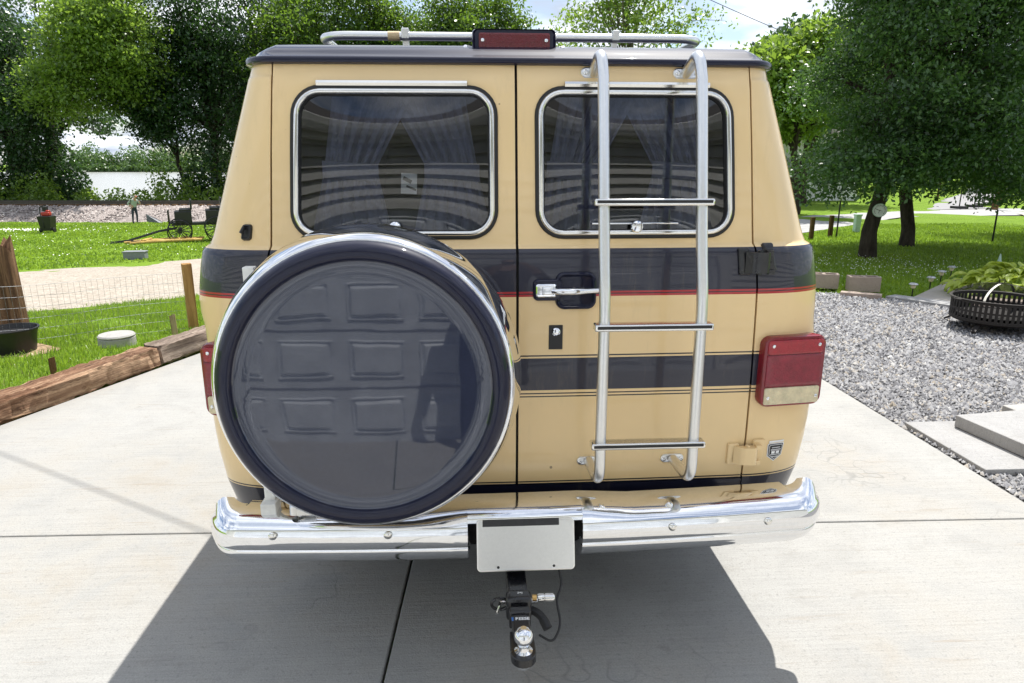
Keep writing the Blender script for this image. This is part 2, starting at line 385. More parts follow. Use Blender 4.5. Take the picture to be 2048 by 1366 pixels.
def timber(name, c1, c2, c3, axis):
    """weathered wood, grain along the given local axis"""
    t = NT(name); sc = [26, 26, 26]; sc[axis] = 1.3
    c = t.coord(scale=tuple(sc)); a = t.noise(c, 1, 6, .7, .6); b = t.noise(t.coord(), 2.4, 5, .65); k = t.noise(t.coord(scale=tuple(x*1.6 for x in sc)), 1.2, 3, .6)
    col = t.ramp(a, [(.28, c1), (.5, c2), (.74, c3)]); col = t.mix(t.ramp(b, [(.45, 0.), (.65, .7)]), col, tuple(x*.55 for x in c2))
    col = t.mix(t.ramp(k, [(.30, .9), (.40, 0.)]), col, (.02, .014, .01))
    pt = t.noise(t.coord(scale=tuple(x*.12 for x in sc)), 1.5, 4, .7); col = t.mix(t.ramp(pt, [(.50, 0.), (.58, .75)]), col, t.ramp(a, [(.3, c2), (.7, tuple(min(1, x*1.45) for x in c3))]))
    t.pbr(color=col, rough=.9, normal=t.bump(a, 1.0, .03), spec=.15); return t.m
timber('tie_wood', (.045, .022, .014), (.22, .12, .072), (.50, .35, .23), 0); timber('tie_grey', (.08, .06, .05), (.26, .20, .16), (.46, .38, .31), 0)
timber('post_wood', (.16, .075, .025), (.34, .18, .065), (.50, .30, .12), 2); timber('stake_wood', (.20, .14, .08), (.42, .32, .19), (.58, .46, .30), 2); timber('stump_wood', (.05, .03, .02), (.16, .09, .05), (.30, .18, .10), 2)
timber('yellow_wood', (.45, .26, .07), (.62, .40, .13), (.72, .52, .22), 0); timber('brown_post', (.05, .03, .015), (.13, .075, .035), (.22, .13, .06), 2)
simple('wire', (.36, .37, .38), .45, .8); simple('rail_steel', (.10, .085, .075), .5, .6); simple('dark_steel', (.018, .018, .02), .45, .3); simple('fire_steel', (.020, .017, .016), .55, .4, bump=.1)
simple('carriage_black', (.008, .009, .010), .35); simple('grey_box', (.20, .21, .23), .6); simple('pale_green', (.42, .56, .46), .5); simple('asphalt', (.27, .265, .27), .9, scale=8); simple('asphalt_road', (.34, .335, .33), .9, scale=3)
simple('siding_white', (.55, .55, .53), .6, scale=6); simple('door_white', (.62, .655, .70), .45, scale=6); simple('soffit_white', (.70, .70, .68), .6); simple('roof_shingle', (.10, .095, .09), .9, scale=40, bump=.4)
simple('skin', (.46, .27, .19), .55); simple('shirt_grey', (.36, .41, .39), .85); simple('jeans', (.025, .032, .06), .85); simple('cap_tan', (.35, .27, .20), .8); simple('cap_red', (.45, .06, .05), .7); simple('dark_shirt', (.02, .021, .026), .85); simple('hair', (.03, .02, .015), .7)
simple('red_plastic', (.40, .03, .02), .4); simple('pale_ash', (.62, .58, .50), .7); simple('solar', (.55, .56, .58), .3, .4); simple('clock_face', (.70, .74, .72), .5); simple('far_white', (.72, .72, .70), .7); simple('hill_dirt', (.34, .22, .14), .95)
def water():
    t = NT('river_water'); c = t.coord(scale=(.15, .6, 1)); a = t.noise(c, 2, 4, .6)
    t.pbr(color=(.34, .33, .30), rough=.22, normal=t.bump(a, .25, .3), spec=.5)
water()
def meshlid():
    t = NT('mesh_lid'); c = t.coord(); 
    wv = t.n('ShaderNodeTexVoronoi', {'Vector': c, 'Scale': 260.0})
    d = t.n('ShaderNodeBsdfDiffuse', {0: (.012, .012, .012, 1)}); tr = t.n('ShaderNodeBsdfTransparent')
    f = t.n('ShaderNodeMapRange', {0: wv.outputs['Distance'], 1: .25, 2: .35, 3: 1., 4: 0.}); 
    m = t.n('ShaderNodeMixShader', {0: .58, 1: d.outputs[0], 2: tr.outputs[0]}); t.surf(m.outputs[0])
meshlid()
# ================================================================ THE VAN
van = thing('camper_van', (0, 0, 0), 'cream and navy striped camper van seen from behind on the concrete driveway', 'van')
M_ = MATS
def tbl(*rows):
    zs = [r[0] for r in rows]; vs_ = [r[1] for r in rows]
    return lambda z: float(np.interp(z, zs, vs_))
VW = tbl((.50, 1.05), (.60, 1.076), (.75, 1.094), (.92, 1.098), (1.12, 1.080), (1.17, 1.072), (1.22, 1.072), (1.30, 1.067), (1.38, 1.055), (1.425, 1.046), (1.433, 1.042), (1.446, 1.024), (1.48, 1.010), (1.75, .934), (1.98, .864), (2.02, .852))
VX = tbl((.50, .822), (.60, .82), (1.0, .815), (1.30, .808), (1.42, .798), (1.45, .792), (1.75, .778), (2.02, .762))
VY = tbl((.50, .03), (.60, .018), (.75, .006), (.95, 0), (1.22, -.002), (1.30, 0), (1.40, .007), (1.424, .012), (1.434, .016), (1.446, .030), (1.48, .036), (1.70, .064), (1.93, .094), (1.965, .098), (1.975, .106), (2.02, .113))
RY = .13
def s0(q, z):
    a = abs(q); x1 = VX(z); wd = VW(z) - (.026*min(1, max(0, (1.24-z)/.15)) if q < 0 else 0); y0 = VY(z)
    if a <= 1: x, y = a*x1, y0 + .012*a*a
    elif a <= 2:
        p = (a-1)*math.pi/2; x, y = x1 + (wd-x1)*math.sin(p), y0 + .012 + RY*(1-math.cos(p))
    else: x, y = wd, y0 + .012 + RY + (a-2)
    return Vector((x if q >= 0 else -x, y, z))
def sn(q, z, off=0.0):
    h = 4e-3; a = s0(q+h, z) - s0(q-h, z); b = s0(q, z+h) - s0(q, z-h)
    n = a.cross(b).normalized(); p = s0(q, z)
    return p + n*off, n
def Mx(x, z):                     # metric x on the rear doors
    return sn(x/VX(z), z)
ZS = sorted(set([.60, .605, .62, .66, .72, .80, .88, .96, 1.04, 1.10, 1.13, 1.16, 1.19, 1.22, 1.26, 1.30, 1.34, 1.38, 1.41, 1.424, 1.429, 1.434, 1.440, 1.446, 1.452]))
ZU = [1.452, 1.47, 1.50, 1.56, 1.64, 1.72, 1.80, 1.88, 1.93, 1.955, 1.965, 1.970, 1.975, 1.985, 2.0, 2.012]

# ---- rear doors: panel with window opening, edges turned in
WQ0, WQ1, WZ0, WZ1 = .085, .912, 1.472, 1.936
def rear_door(sg):
    mb = MB(); g = .0055
    def S(qm, z, off=0): return sn(sg*qm, z, off)[0]
    qs = [g] + [g + (1-2*g)*i/22 for i in range(1, 22)] + [1-g]
    P = [[S(q, z) for q in qs] for z in ZS]
    mb.grid(P, 0, sg < 0)
    # turned-in edges of the lower panel
    mb.grid([[S(qs[0], z), S(qs[0], z, -.03)] for z in ZS], 0, sg > 0); mb.grid([[S(qs[-1], z), S(qs[-1], z, -.03)] for z in ZS], 0, sg < 0)
    mb.grid([[S(q, ZS[0]), S(q, ZS[0], -.03)] for q in qs], 0, sg < 0)
    # upper panel round the window
    n = 8; cq, cz = (WQ0+WQ1)/2, (WZ0+WZ1)/2; kq = .785
    hole = [(a/kq + cq, b + cz) for a, b in rrect((WQ1-WQ0)/2*kq, (WZ1-WZ0)/2, .085, n)]
    zt, zb = 2.012, ZS[-1]; outer = []
    hq, hz, r = (WQ1-WQ0)/2*kq, (WZ1-WZ0)/2, .085
    cor = [(1-g, zb), (1-g, zt), (g, zt), (g, zb)]
    for c in range(4):
        for i in range(n+1):
            t = i/n; q, z = cor[c]
            # start and end points on the two sides of this corner
            if c == 0: s_, e_ = (cq+(hq-r)/kq, zb), (1-g, cz-hz+r)
            elif c == 1: s_, e_ = (1-g, cz+hz-r), (cq+(hq-r)/kq, zt)
            elif c == 2: s_, e_ = (cq-(hq-r)/kq, zt), (g, cz+hz-r)
            else: s_, e_ = (g, cz-hz+r), (cq-(hq-r)/kq, zb)
            if t <= .5: k = t/.5; outer.append((s_[0]+(q-s_[0])*k, s_[1]+(z-s_[1])*k))
            else: k = (t-.5)/.5; outer.append((q+(e_[0]-q)*k, z+(e_[1]-z)*k))
    # extra points on the straight stretches
    def dense(L):
        o = []
        for i in range(len(L)):
            o.append(L[i])
            if i % (n+1) == n:
                b = L[(i+1) % len(L)]; a = L[i]
                for k in range(1, 9): o.append((a[0]+(b[0]-a[0])*k/9, a[1]+(b[1]-a[1])*k/9))
        return o
    H, O = dense(hole), dense(outer); ts = [0, .08, .2, .4, .6, .8, .92, 1]
    rows = []
    rows.append([S(*h, -.03) for h in H])
    rows.append([S(h[0], h[1], -.006) for h in H])
    for t in ts:
        rows.append([S(h[0]+(o[0]-h[0])*(.02+.98*t), h[1]+(o[1]-h[1])*(.02+.98*t)) for h, o in zip(H, O)])
    rows.append([S(o[0], o[1], -.03) if abs(o[1]-zb) > 1e-6 or abs(o[0]-.5) > .49 else S(*o) for o in O])
    P = [[rows[i][j] for i in range(len(rows))] for j in range(len(H))]
    mb.grid(P, 0, sg > 0, True)
    d = mb.build('rear_door', M_['van_paint'], van, angle=50)
    # window: gasket, chrome trim, glass
    Lp = [(sg*h[0], h[1]) for h in H]
    if sg < 0: Lp = Lp[::-1]
    pts = [sn(*h)[0] for h in Lp]; nrm = [sn(*h)[1] for h in Lp]
    b = MB(); sweep(b, pts, nrm, [(.006, -.012), (.007, .004), (.002, .009), (-.006, .010), (-.022, .006), (-.026, -.012)])
    b.build('window_gasket', M_['black_rubber'], d, angle=60)
    b = MB(); sweep(b, pts, nrm, [(-.004, .006), (-.005, .012), (-.010, .0155), (-.017, .0155), (-.0205, .011), (-.021, .004)])
    b.build('window_trim', M_['trim_chrome'], d, angle=60)
    b = MB(); G = []
    for i in range(15):
        v = i/14*2-1; row = []
        for j in range(19):
            u = j/18*2-1; row.append(sn(sg*(cq + u*(hq-.004)/kq), cz + v*(hz-.004), -.007 + .0055*(1-u*u)*(1-v*v))[0])
        G.append(row)
    b.grid(G, 0, sg < 0)
    b.build('window_pane', M_['tinted_glass'], d, angle=80)
    # chrome drip bar over the window, pull knob at its foot
    b = MB(); c = .39
    x0, x1 = (c-.235, c+.235)
    pp = []; 
    for i in range(14):
        x = sg*(x0 + (x1-x0)*i/13); pp.append(Mx(x, 1.947)[0]); 
    nn = [Mx(sg*(x0+(x1-x0)*i/13), 1.947)[1] for i in range(14)]
    sweep(b, pp, nn, [(-.009, .002), (-.008, .011), (0, .015), (.008, .011), (.009, .002)] , closed=False)
    b.build('drip_bar', M_['trim_chrome'], d, angle=30)
    P, N = Mx(sg*.39, 1.503); b = MB()
    b.lathe([(.006, 0), (.006, .012), (.018, .016), (.0205, .022), (.018, .028), (.010, .031), (0, .032)], P + N*.004, N, 20); b.build('window_knob', M_['chrome'], d)
    return d
doorL = rear_door(-1); doorR = rear_door(1)
b = MB()
for sg in (1,):
    p0 = Mx(.245, 1.515)[0] + Vector((0, -.012, 0)); p1 = Mx(.53, 1.515)[0] + Vector((0, -.012, 0))
    m0 = p0.lerp(p1, .46); m1 = p0.lerp(p1, .54)
    b.tube([p0, m0], .0032, 8); b.tube([m1, p1], .0032, 8)
b.build('window_rod', M_['trim_chrome'], doorR)

# ---- body shell: corners, sides, front; dark jambs behind the door gaps
def yf(z): return float(np.interp(z, [.5, .62, 1.05, 1.22, 1.32, 1.98, 2.02], [4.75, 4.92, 4.92, 4.84, 4.22, 3.62, 3.5]))
ZB = [.52] + ZS + ZU[1:-1] + [2.012, 2.025]
mb = MB()
for sg in (-1, 1):
    qs = [1.0055 + (1-.0055)*i/14 for i in range(15)]
    P = []
    for z in ZB:
        row = [sn(sg*qs[0], z, -.03)[0]] + [sn(sg*q, z)[0] for q in qs]
        e_ = row[-1]; L = yf(z) - .35
        for k in (.1, .3, .5, .7, .9, 1): row.append(Vector((e_.x, e_.y + (L-e_.y)*k, z)))
        for k in range(1, 7):
            a = math.pi/2*k/6; row.append(Vector((sg*(VW(z) - .28*(1-math.cos(a))), L + .35*math.sin(a), z)))
        row.append(Vector((0, L+.37, z)))
        P.append(row)
    mb.grid(P, 0, sg < 0)
# lower valance under the doors
mb.grid([[sn(q/12, z, o)[0] for q in range(-12, 13)] for z, o in ((.595, -.03), (.594, -.004), (.56, -.002), (.52, -.012), (.50, -.05))], 0, True)
body = mb.build('body', M_['van_paint'], van, angle=40)
b = MB()
for q in (-1, 0, 1):
    b.grid([[sn(q-.03, z, -.028)[0], sn(q+.03, z, -.028)[0]] for z in ZB], 0)
b.grid([[sn(q/12, z, -.026)[0] for q in range(-12, 13)] for z in (1.995, 2.03)], 0); b.grid([[sn(q/12, z, -.026)[0] for q in range(-12, 13)] for z in (.58, .62)], 0)
b.build('door_jamb', M_['black_rubber'], van)
# floor, chassis and interior lining
b = MB(); b.box((0, 2.4, .50), (1.84, 4.4, .08)); b.box((0, 2.2, .44), (.9, 4.2, .06)); b.build('chassis', M_['undercoat'], van, False)
b = MB(); 
b.grid([[(-.86, .22, .62), (-.86, .22, 1.4), (-.76, .24, 2.0), (.76, .24, 2.0), (.86, .22, 1.4), (.86, .22, .62)], [(-.86, 3.4, .62), (-.86, 3.4, 1.4), (-.76, 3.4, 2.0), (.76, 3.4, 2.0), (.86, 3.4, 1.4), (.86, 3.4, .62)]])
b.box((0, 3.4, 1.2), (1.8, .02, 1.6)); b.box((0, 1.9, .60), (1.8, 3.2, .02)); b.box((0, .95, .98), (1.5, .7, .5)); b.box((0, 1.25, 1.25), (1.4, .16, .6))
b.build('interior', M_['interior_fabric'], van, False, bevel=.03)

# ---- curtains behind the rear glass, gathered by a tie band
def curtain(xc_, sh):
    P = []
    for i in range(24):
        z = 1.445 + .53*i/23; t = (z - 1.69)
        wd = .085 + .62*abs(t)*(.30 if t > 0 else .36) ; off = sh*max(t, 0)*.35
        row = []
        for j in range(41):
            u = j/40*2-1; x = xc_ + off + u*wd
            y = .135 + VY(z) - .03 + .016*math.sin(u*16 + sh*2 + .8*math.sin(3*u)) * min(1, .35+abs(t)*3) + .006*math.sin(u*37 + z*9)
            row.append((x, y, z))
        P.append(row)
    b = MB(); b.grid(P); c = b.build('curtain', M_['curtain'], van, angle=80)
    b = MB(); R0 = []
    for z in (1.652, 1.656, 1.704, 1.708):
        ins = .006 if z in (1.652, 1.708) else 0
        R0.append([(xc_ + (j/16*2-1)*.092, .135 + VY(1.68) - .055 + .018*(j/16*2-1)**2 + ins, z - .006*sum([(j/16*2-1)])) for j in range(17)])
    b.grid(R0); b.build('tie_band', M_['curtain'], c, angle=60)
for xc_, sh in ((-.545, 1), (-.21, -1), (.20, 1), (.56, -1)): curtain(xc_, sh)

b = MB(); b.box((-.352, .135, 1.640), (.052, .002, .066), 0, Matrix.Rotation(.06, 3, 'Y')); pp_ = b.build('paper_tag', M_['white_print'], van, False)
b = MB(); b.box((-.357, .133, 1.652), (.030, .002, .012), 0, Matrix.Rotation(.5, 3, 'Y')); b.box((-.345, .133, 1.626), (.034, .002, .007), 0, Matrix.Rotation(.4, 3, 'Y')); b.build('tag_print', M_['sticker_black'], pp_, False)
# ---- roof cap with drip lip
def outline(z, off, n=14):
    """closed plan outline of the body at height z pushed out by off"""
    o = []; qs = [-2 + 4*i/(4*n) for i in range(4*n+1)]
    for q in qs:
        p, nn = sn(q, min(z, 2.02)); nn = Vector((nn.x, nn.y, 0)).normalized(); o.append(p + nn*off)
    e_ = o[-1].x; L = yf(2.02)
    for y in (.8, 1.6, 2.4, 3.0): o.append(Vector((e_, y, 0)))
    for k in range(0, 7):
        a = math.pi/2*k/6; o.append(Vector((e_ - .25*(1-math.cos(a)), L-.3+.3*math.sin(a), 0)))
    m = [Vector((-p.x, p.y, 0)) for p in o[4*n+1:]][::-1]
    o += m
    for p in o: p.z = z
    return o
lips = [(-.03, 2.006), (.012, 2.005), (.022, 2.010), (.024, 2.019), (.020, 2.027), (.008, 2.030), (-.004, 2.033), (-.018, 2.046), (-.040, 2.059), (-.068, 2.072), (-.16, 2.092), (-.30, 2.104), (-.5, 2.112), (-.8, 2.118)]
P = []
base = outline(2.02, 0); cen = Vector((0, 1.7, 0))
for off, z in lips:
    row = []
    for p, q in zip(outline(2.02, max(off, -.07)), base):
        x, y = p.x, p.y
        if off < -.07:
            k = (-off-.07)/(.8-.07); x = p.x*(1-k*.98); y = p.y + (1.7-p.y)*k*.62
        row.append(Vector((x, y, z)))
    P.append(row)
Pt = [[P[i][j] for i in range(len(P))] for j in range(len(base))]
mb = MB(); mb.grid(Pt, 0, True, True); mb.add([v for v in P[-1]], [tuple(range(len(P[-1])))])
roof = mb.build('roof', M_['navy_paint'], van, angle=50)

# ---- tail lights wrapping the corners
def tail(sg):
    def Mt(a, z):
        return Vector((sg*((.952 if sg > 0 else .926)+a), .004 + .13*a, z)), Vector((sg*.13, -1, 0)).normalized()
    def mk(name, mat, ca, cz, hw, hh, r, prof, par):
        b = MB(); pad(b, Mt, ca, cz, hw, hh, r, prof, 6)
        if sg < 0: b.f = [f[::-1] for f in b.f]
        return b.build(name, mat, par, angle=45)
    t = mk('tail_light', M_['red_rim'], 0, 1.010, .117, .127, .034, [(.012, -.15), (.004, -.04), (0, .0), (.004, .009), (.012, .012), (.016, .010)], van)
    mk('red_lens', M_['red_lens'], 0, 1.099, .104, .025, .012, [(0, .006), (.001, .013), (.004, .015)], t)
    mk('reflector_lens', M_['reflector_lens'], 0, 1.016, .104, .056, .006, [(0, .006), (.001, .013), (.004, .015)], t)
    mk('clear_lens', M_['clear_lens'], .0, .925, .104, .031, .008, [(0, .006), (.001, .014), (.004, .016)], t)
    for a, z in ((-.085, 1.105), (.085, 1.105), (-.09, .920), (.09, .920)):
        P, N = Mt(a, z); b = MB(); b.lathe([(.006, 0), (.006, .003), (.003, .005), (0, .005)], P + N*.0148, N, 10); b.build('screw', M_['chrome'], t)
    return t
tail(-1); tail(1)

# ---- door handle, lock, hinges, small fittings
b = MB(); 
pad(b, Mx, .192, 1.300, .068, .062, .030, [(0, .001), (.002, .010), (.008, .013), (.012, .010), (.016, .003), (.030, .002)], 6)
pad(b, Mx, .100, 1.303, .050, .036, .018, [(0, .001), (.002, .0095), (.008, .0125), (.014, .0125)], 6)
hn = b.build('door_handle', M_['navy_paint'], doorR, angle=50)
b = MB(); P0 = Mx(.105, 1.303)[0] + Vector((0, -.022, 0))
pad(b, Mx, .092, 1.303, .034, .022, .008, [(0, .010), (.001, .022), (.005, .026), (.009, .026), (.011, .022)], 5)
pad(b, Mx, .095, 1.303, .017, .013, .003, [(0, .020), (.001, .030), (.004, .032)], 4)
pts = fillet([P0, Mx(.13, 1.303)[0] + Vector((0, -.034, .0)), Mx(.20, 1.303)[0] + Vector((0, -.036, 0)), Mx(.262, 1.303)[0] + Vector((0, -.020, 0))], .03)
b.tube(pts, [.008 + .0035*math.sin(math.pi*i/(len(pts)-1)) for i in range(len(pts))], 12)
o = b.build('handle_lever', M_['chrome'], hn)
b = MB(); pad(b, Mx, .128, 1.143, .0235, .042, .002, [(0, 0), (.001, .003), (.002, .003)], 3); lk = b.build('lock_plate', M_['black_plastic'], doorR, False)
P, N = Mx(.128, 1.163); b = MB(); b.lathe([(.014, 0), (.014, .006), (.010, .009), (.009, .007), (.004, .008), (0, .008)], P + N*.003, N, 20); b.build('lock_cylinder', M_['chrome'], lk)
def hinge(sg, z, mat, h, par):
    def Mh(a, zz_): return sn(sg*(1.0 + a/ (.8 if a < 0 else .34)), zz_)
    b = MB()
    pad(b, Mh, -.045, z, .020, h/2, .006, [(0, 0), (.001, .008), (.003, .010)], 3); pad(b, Mh, .038, z+.012, .018, h/2, .006, [(0, 0), (.001, .008), (.003, .010)], 3)
    p = [Mh(-.045, z)[0] + Vector((0, -.014, 0)), Mh(-.02, z)[0] + Vector((0, -.038, 0)), Mh(.02, z)[0] + Vector((sg*.004, -.040, 0)), Mh(.028, z)[0] + Vector((sg*.01, -.010, 0))]
    for q in range(len(p)): p[q].z = 0
    pts = fillet(p, .012, 4)
    up, dn = z + h/2*.78, z - h/2*.78
    b.grid([[Vector((a.x, a.y, up)) for a in pts], [Vector((a.x, a.y, dn)) for a in pts]], 0, sg < 0)
    for zc, s_ in ((up, 1), (dn, -1)):
        b.add([Vector((a.x, a.y, zc)) for a in pts], [tuple(range(len(pts)))])
    c = Mh(.0, z)[0] + Vector((0, -.022, 0)); b.lathe([(0, -h/2*.9), (.009, -h/2*.9), (.009, h/2*.9), (0, h/2*.9)], c, (0, 0, 1), 12)
    for zc in (z + h*.36, z - h*.36): b.box(Mh(.032, zc)[0] + Vector((0, -.02, 0)), (.022, .02, .016))
    o = b.build('hinge', mat, van, angle=30, bevel=.002)
    return o
hinge(1, 1.388, M_['black_paint'], .088, van); hinge(1, .700, M_['van_paint'], .082, van); hinge(-1, .700, M_['van_paint'], .082, van)
P, N = sn(-1.23, 1.487); b = MB()
def Mc(a, z): return sn(-1.23 - a/.31, z)
pad(b, Mc, 0, 1.49, .016, .026, .010, [(0, 0), (.002, .009), (.006, .011), (.009, .007)], 5); b.f = [f[::-1] for f in b.f]
P = Mc(.004, 1.502)[0]; b.tube([P, P + Vector((-.004, -.02, .004)), P + Vector((-.012, -.026, -.012))], .005, 8)
b.build('side_clip', M_['black_plastic'], van)
# maker's shield sticker below the right hinge
def Ms(a, z): return sn(1.0 + (.098 + a)/.34, z)
def shield(b, k, off, mi=0):
    out_ = [(-.019, .022), (.019, .022), (.021, .018), (.019, -.014), (.0, -.030), (-.019, -.014), (-.021, .018)]
    vs_ = [Ms(a*k, .700+c*k)[0] + Ms(a*k, .700)[1]*off for a, c in out_]; b.add(vs_, [tuple(range(len(vs_)))], mi)
K = 1.4
b = MB(); shield(b, 1.0*K, .0015, 0); shield(b, .90*K, .0022, 1); shield(b, .80*K, .0028, 0); shield(b, .74*K, .0034, 1)
def sbar(a0, a1, z0, z1, off=.0042):
    b.add([Ms(a, z)[0] + Ms(a, z)[1]*off for a, z in ((a0, z0), (a1, z0), (a1, z1), (a0, z1))], [(0, 1, 2, 3)], 0)
sbar(-.026, .026, .733, .741, .002)
for zz_, ww in ((.714, .015), (.706, .018), (.686, .017), (.678, .012)): sbar(-ww, ww, zz_-.0013, zz_+.0013)
sbar(-.014, -.002, .690, .700); sbar(.002, .014, .690, .700); sbar(-.016, .016, .7012, .7026)
b.build('shield_sticker', [M_['white_print'], M_['sticker_black']], van, False)

# ---- roof mounted brake light and roof rack
b = MB()
prof = rrect(.137, .034, .014, 4)
P = []
for y, k in ((.185, .93), (.178, .98), (.185, 1.0), (.26, 1.0), (.33, .92), (.36, .6)):
    P.append([Vector((a*k, y + (0.006 if c > .02 else 0), 2.092 + c*k)) for a, c in prof])
b.grid([[P[i][j] for i in range(len(P))] for j in range(len(prof))], 0, True, True); b.add(P[0], [tuple(range(len(prof)))])
for sx in (-1, 1):
    b.lathe([(.022, -.03), (.021, .0), (.014, .014), (0, .018)], (sx*.148, .21, 2.062), (0, 0, 1), 14)
tb = b.build('roof_brake_light', M_['navy_paint'], van, angle=50)
def Mf(a, z): return Vector((a, .181, z)), Vector((0, -1, 0))
b = MB(); pad(b, Mf, 0, 2.090, .116, .0235, .006, [(0, -.004), (.001, .004), (.003, .005)], 4); b.f = b.f; b.build('red_lens', M_['dark_red_lens'], tb)
for sx in (-1, 1):
    b = MB(); b.lathe([(.0055, 0), (.0055, .003), (.002, .005), (0, .005)], (sx*.103, .176, 2.090), (0, -1, 0), 10); b.build('screw', M_['chrome'], tb)
    b = MB(); b.lathe([(.011, 0), (.011, .012), (.006, .018), (0, .018)], (sx*.158, .185, 2.058), (0, -.6, .8), 12); b.build('bracket_bolt', M_['chrome'], tb)
rack = MB(); pts = fillet([(-.66, 2.9, 2.175), (-.66, .36, 2.130), (.68, .36, 2.130), (.68, 2.9, 2.175)], .11, 10)
rack.tube(pts, .0145, 12)
rk = rack.build('roof_rack', M_['aluminium'], van)
for y in (1.3, 2.3):
    b = MB(); b.tube([(-.66, y, 2.15), (.68, y, 2.15)], .012, 10); b.build('cross_bar', M_['aluminium'], rk)
for x in (-.365, .365):
    b = MB(); b.box((x, .36, 2.136), (.026, .040, .036)); b.box((x, .375, 2.104), (.022, .02, .06)); b.box((x, .39, 2.078), (.03, .06, .012)); b.build('rack_clamp', M_['aluminium'], rk, False, bevel=.004)
for x in (-.66, .68):
    for y in (.75, 2.4):
        b = MB(); b.tube([(x, y, 2.145), (x*.97, y, 2.06)], .011, 8); b.build('rack_foot', M_['aluminium'], rk)
b = MB(); b.tube([(-.425, .36, 2.130), (-.385, .36, 2.130)], .0158, 12); b.build('tape_wrap', M_['tan_tape'], rk)

# ---- ladder on the right hand door
ld = MB(); lad = None
RAILS = []
for x in (.253, .553):
    yb = Mx(x, 1.99)[0].y
    raw = [(x-.004, yb-.004, 1.985), (x-.004, -.015, 2.030), (x, -.045, 1.955), (x, -.150, 1.45), (x, -.190, 1.30), (x, -.195, .705), (x+.0, .0, .690)]
    RAILS.append((x, fillet([raw[0], raw[1], raw[2]], .045, 8)[:-1] + fillet([raw[2], raw[3], raw[4], raw[5], raw[6]], .06, 8)))
def ly(z): return float(np.interp(z, [.7, 1.30, 1.45, 1.955], [-.195, -.19, -.15, -.045]))
ladder = None
for x, pts in RAILS:
    b = MB(); b.tube(pts, .0178, 14); 
    if ladder is None:
        b2 = MB()
        for xx, pp in RAILS: pass
    o = b.build('ladder', M_['aluminium'], van) if ladder is None else b.build('rail', M_['aluminium'], ladder)
    if ladder is None: ladder = o
    for z, yy in ((1.985, None), (.690, None)):
        b = MB(); pad(b, Mx, x-.004 if z > 1 else x, z, .042, .0165, .0160, [(0, 0), (.001, .005), (.004, .007)], 6); b.build('flange', M_['aluminium'], ladder)
        for dx in (-.031, .031):
            P, N = Mx(x+dx, z); b = MB(); b.lathe([(.0075, 0), (.0075, .004), (.004, .0055), (0, .004)], P + N*.006, N, 10); b.build('flange_screw', M_['trim_chrome'], ladder)
for z in (1.592, 1.222, .838):
    y = ly(z) - .006
    b = MB(); b.box((.403, y, z), (.366, .046, .022)); b.build('rung', M_['trim_chrome'], ladder, True, bevel=.006, seg=3)
    b = MB(); b.box((.403, y-.0235, z+.002), (.350, .004, .009)); b.build('rung_grip', M_['black_rubber'], ladder, False)

# ---- rear step bumper
def bplan(x):
    """front face line of the bumper (y) for a station x"""
    return -.215 + .05*(abs(x)/1.07)**2
def bump_section(x, top, face=True):
    return x
BP = [(.16, .598), (.12, .603), (.085, .604), (.055, .599), (.032, .590), (.016, .580), (.006, .570), (-.001, .556), (-.003, .520), (.0, .505), (.006, .497), (.003, .491), (.007, .476), (.018, .454), (.038, .436), (.065, .427), (.10, .425)]
def bumper_side(sg, x0):
    st = []
    for i in range(26):
        x = x0 + (.925 - x0)*i/25; st.append((Vector((sg*x, bplan(x), 0)), Vector((0, 1, 0)), 0))
    for i in range(1, 11):                    # rounded end running forward
        a = R(7.6*i); st.append((Vector((sg*(.925 + .135*math.sin(a)), bplan(.925) + .17*(1-math.cos(a)), 0)), Vector((-sg*math.sin(a), math.cos(a), 0)), i/10))
    P = []
    for p, inn, e_ in st:
        row = []
        x = abs(p.x); dip = .018*math.exp(-((x-.30)/.05)**2) + .012*math.exp(-((x-.205)/.03)**2)
        for d, z in BP:
            lift = 0
            if d >= .03 and z > .575: lift = .018*min(e_, 1.1)**3*min(1, (d-.01)/.06); d = d*(1-.52*min(e_, 1))
            if z < .5: z = z + (.497-z)*.22*min(1, e_)
            if z > .585 and x < .36: lift += .012*max(0, 1-(x-.19)/.17)
            row.append(p + inn*d + Vector((0, 0, z + lift)))
        P.append(row)
    b = MB(); b.grid(P, 0, sg > 0)
    # return lip at the plate opening
    b.add([P[0][k] for k in range(len(BP))] + [P[0][k] + Vector((0, .0, 0)) for k in range(len(BP))], [])
    lip = [[P[0][k], P[0][k] + Vector((sg*.004, 0, 0)) + Vector((-sg*.010, .012, 0)), P[0][k] + Vector((-sg*.010, .10, 0))] for k in range(6, len(BP))]
    b.grid(lip, 0, sg < 0)
    return b
bs = bumper_side(-1, .188); b2 = bumper_side(1, .188)
bs.add(b2.v, b2.f)
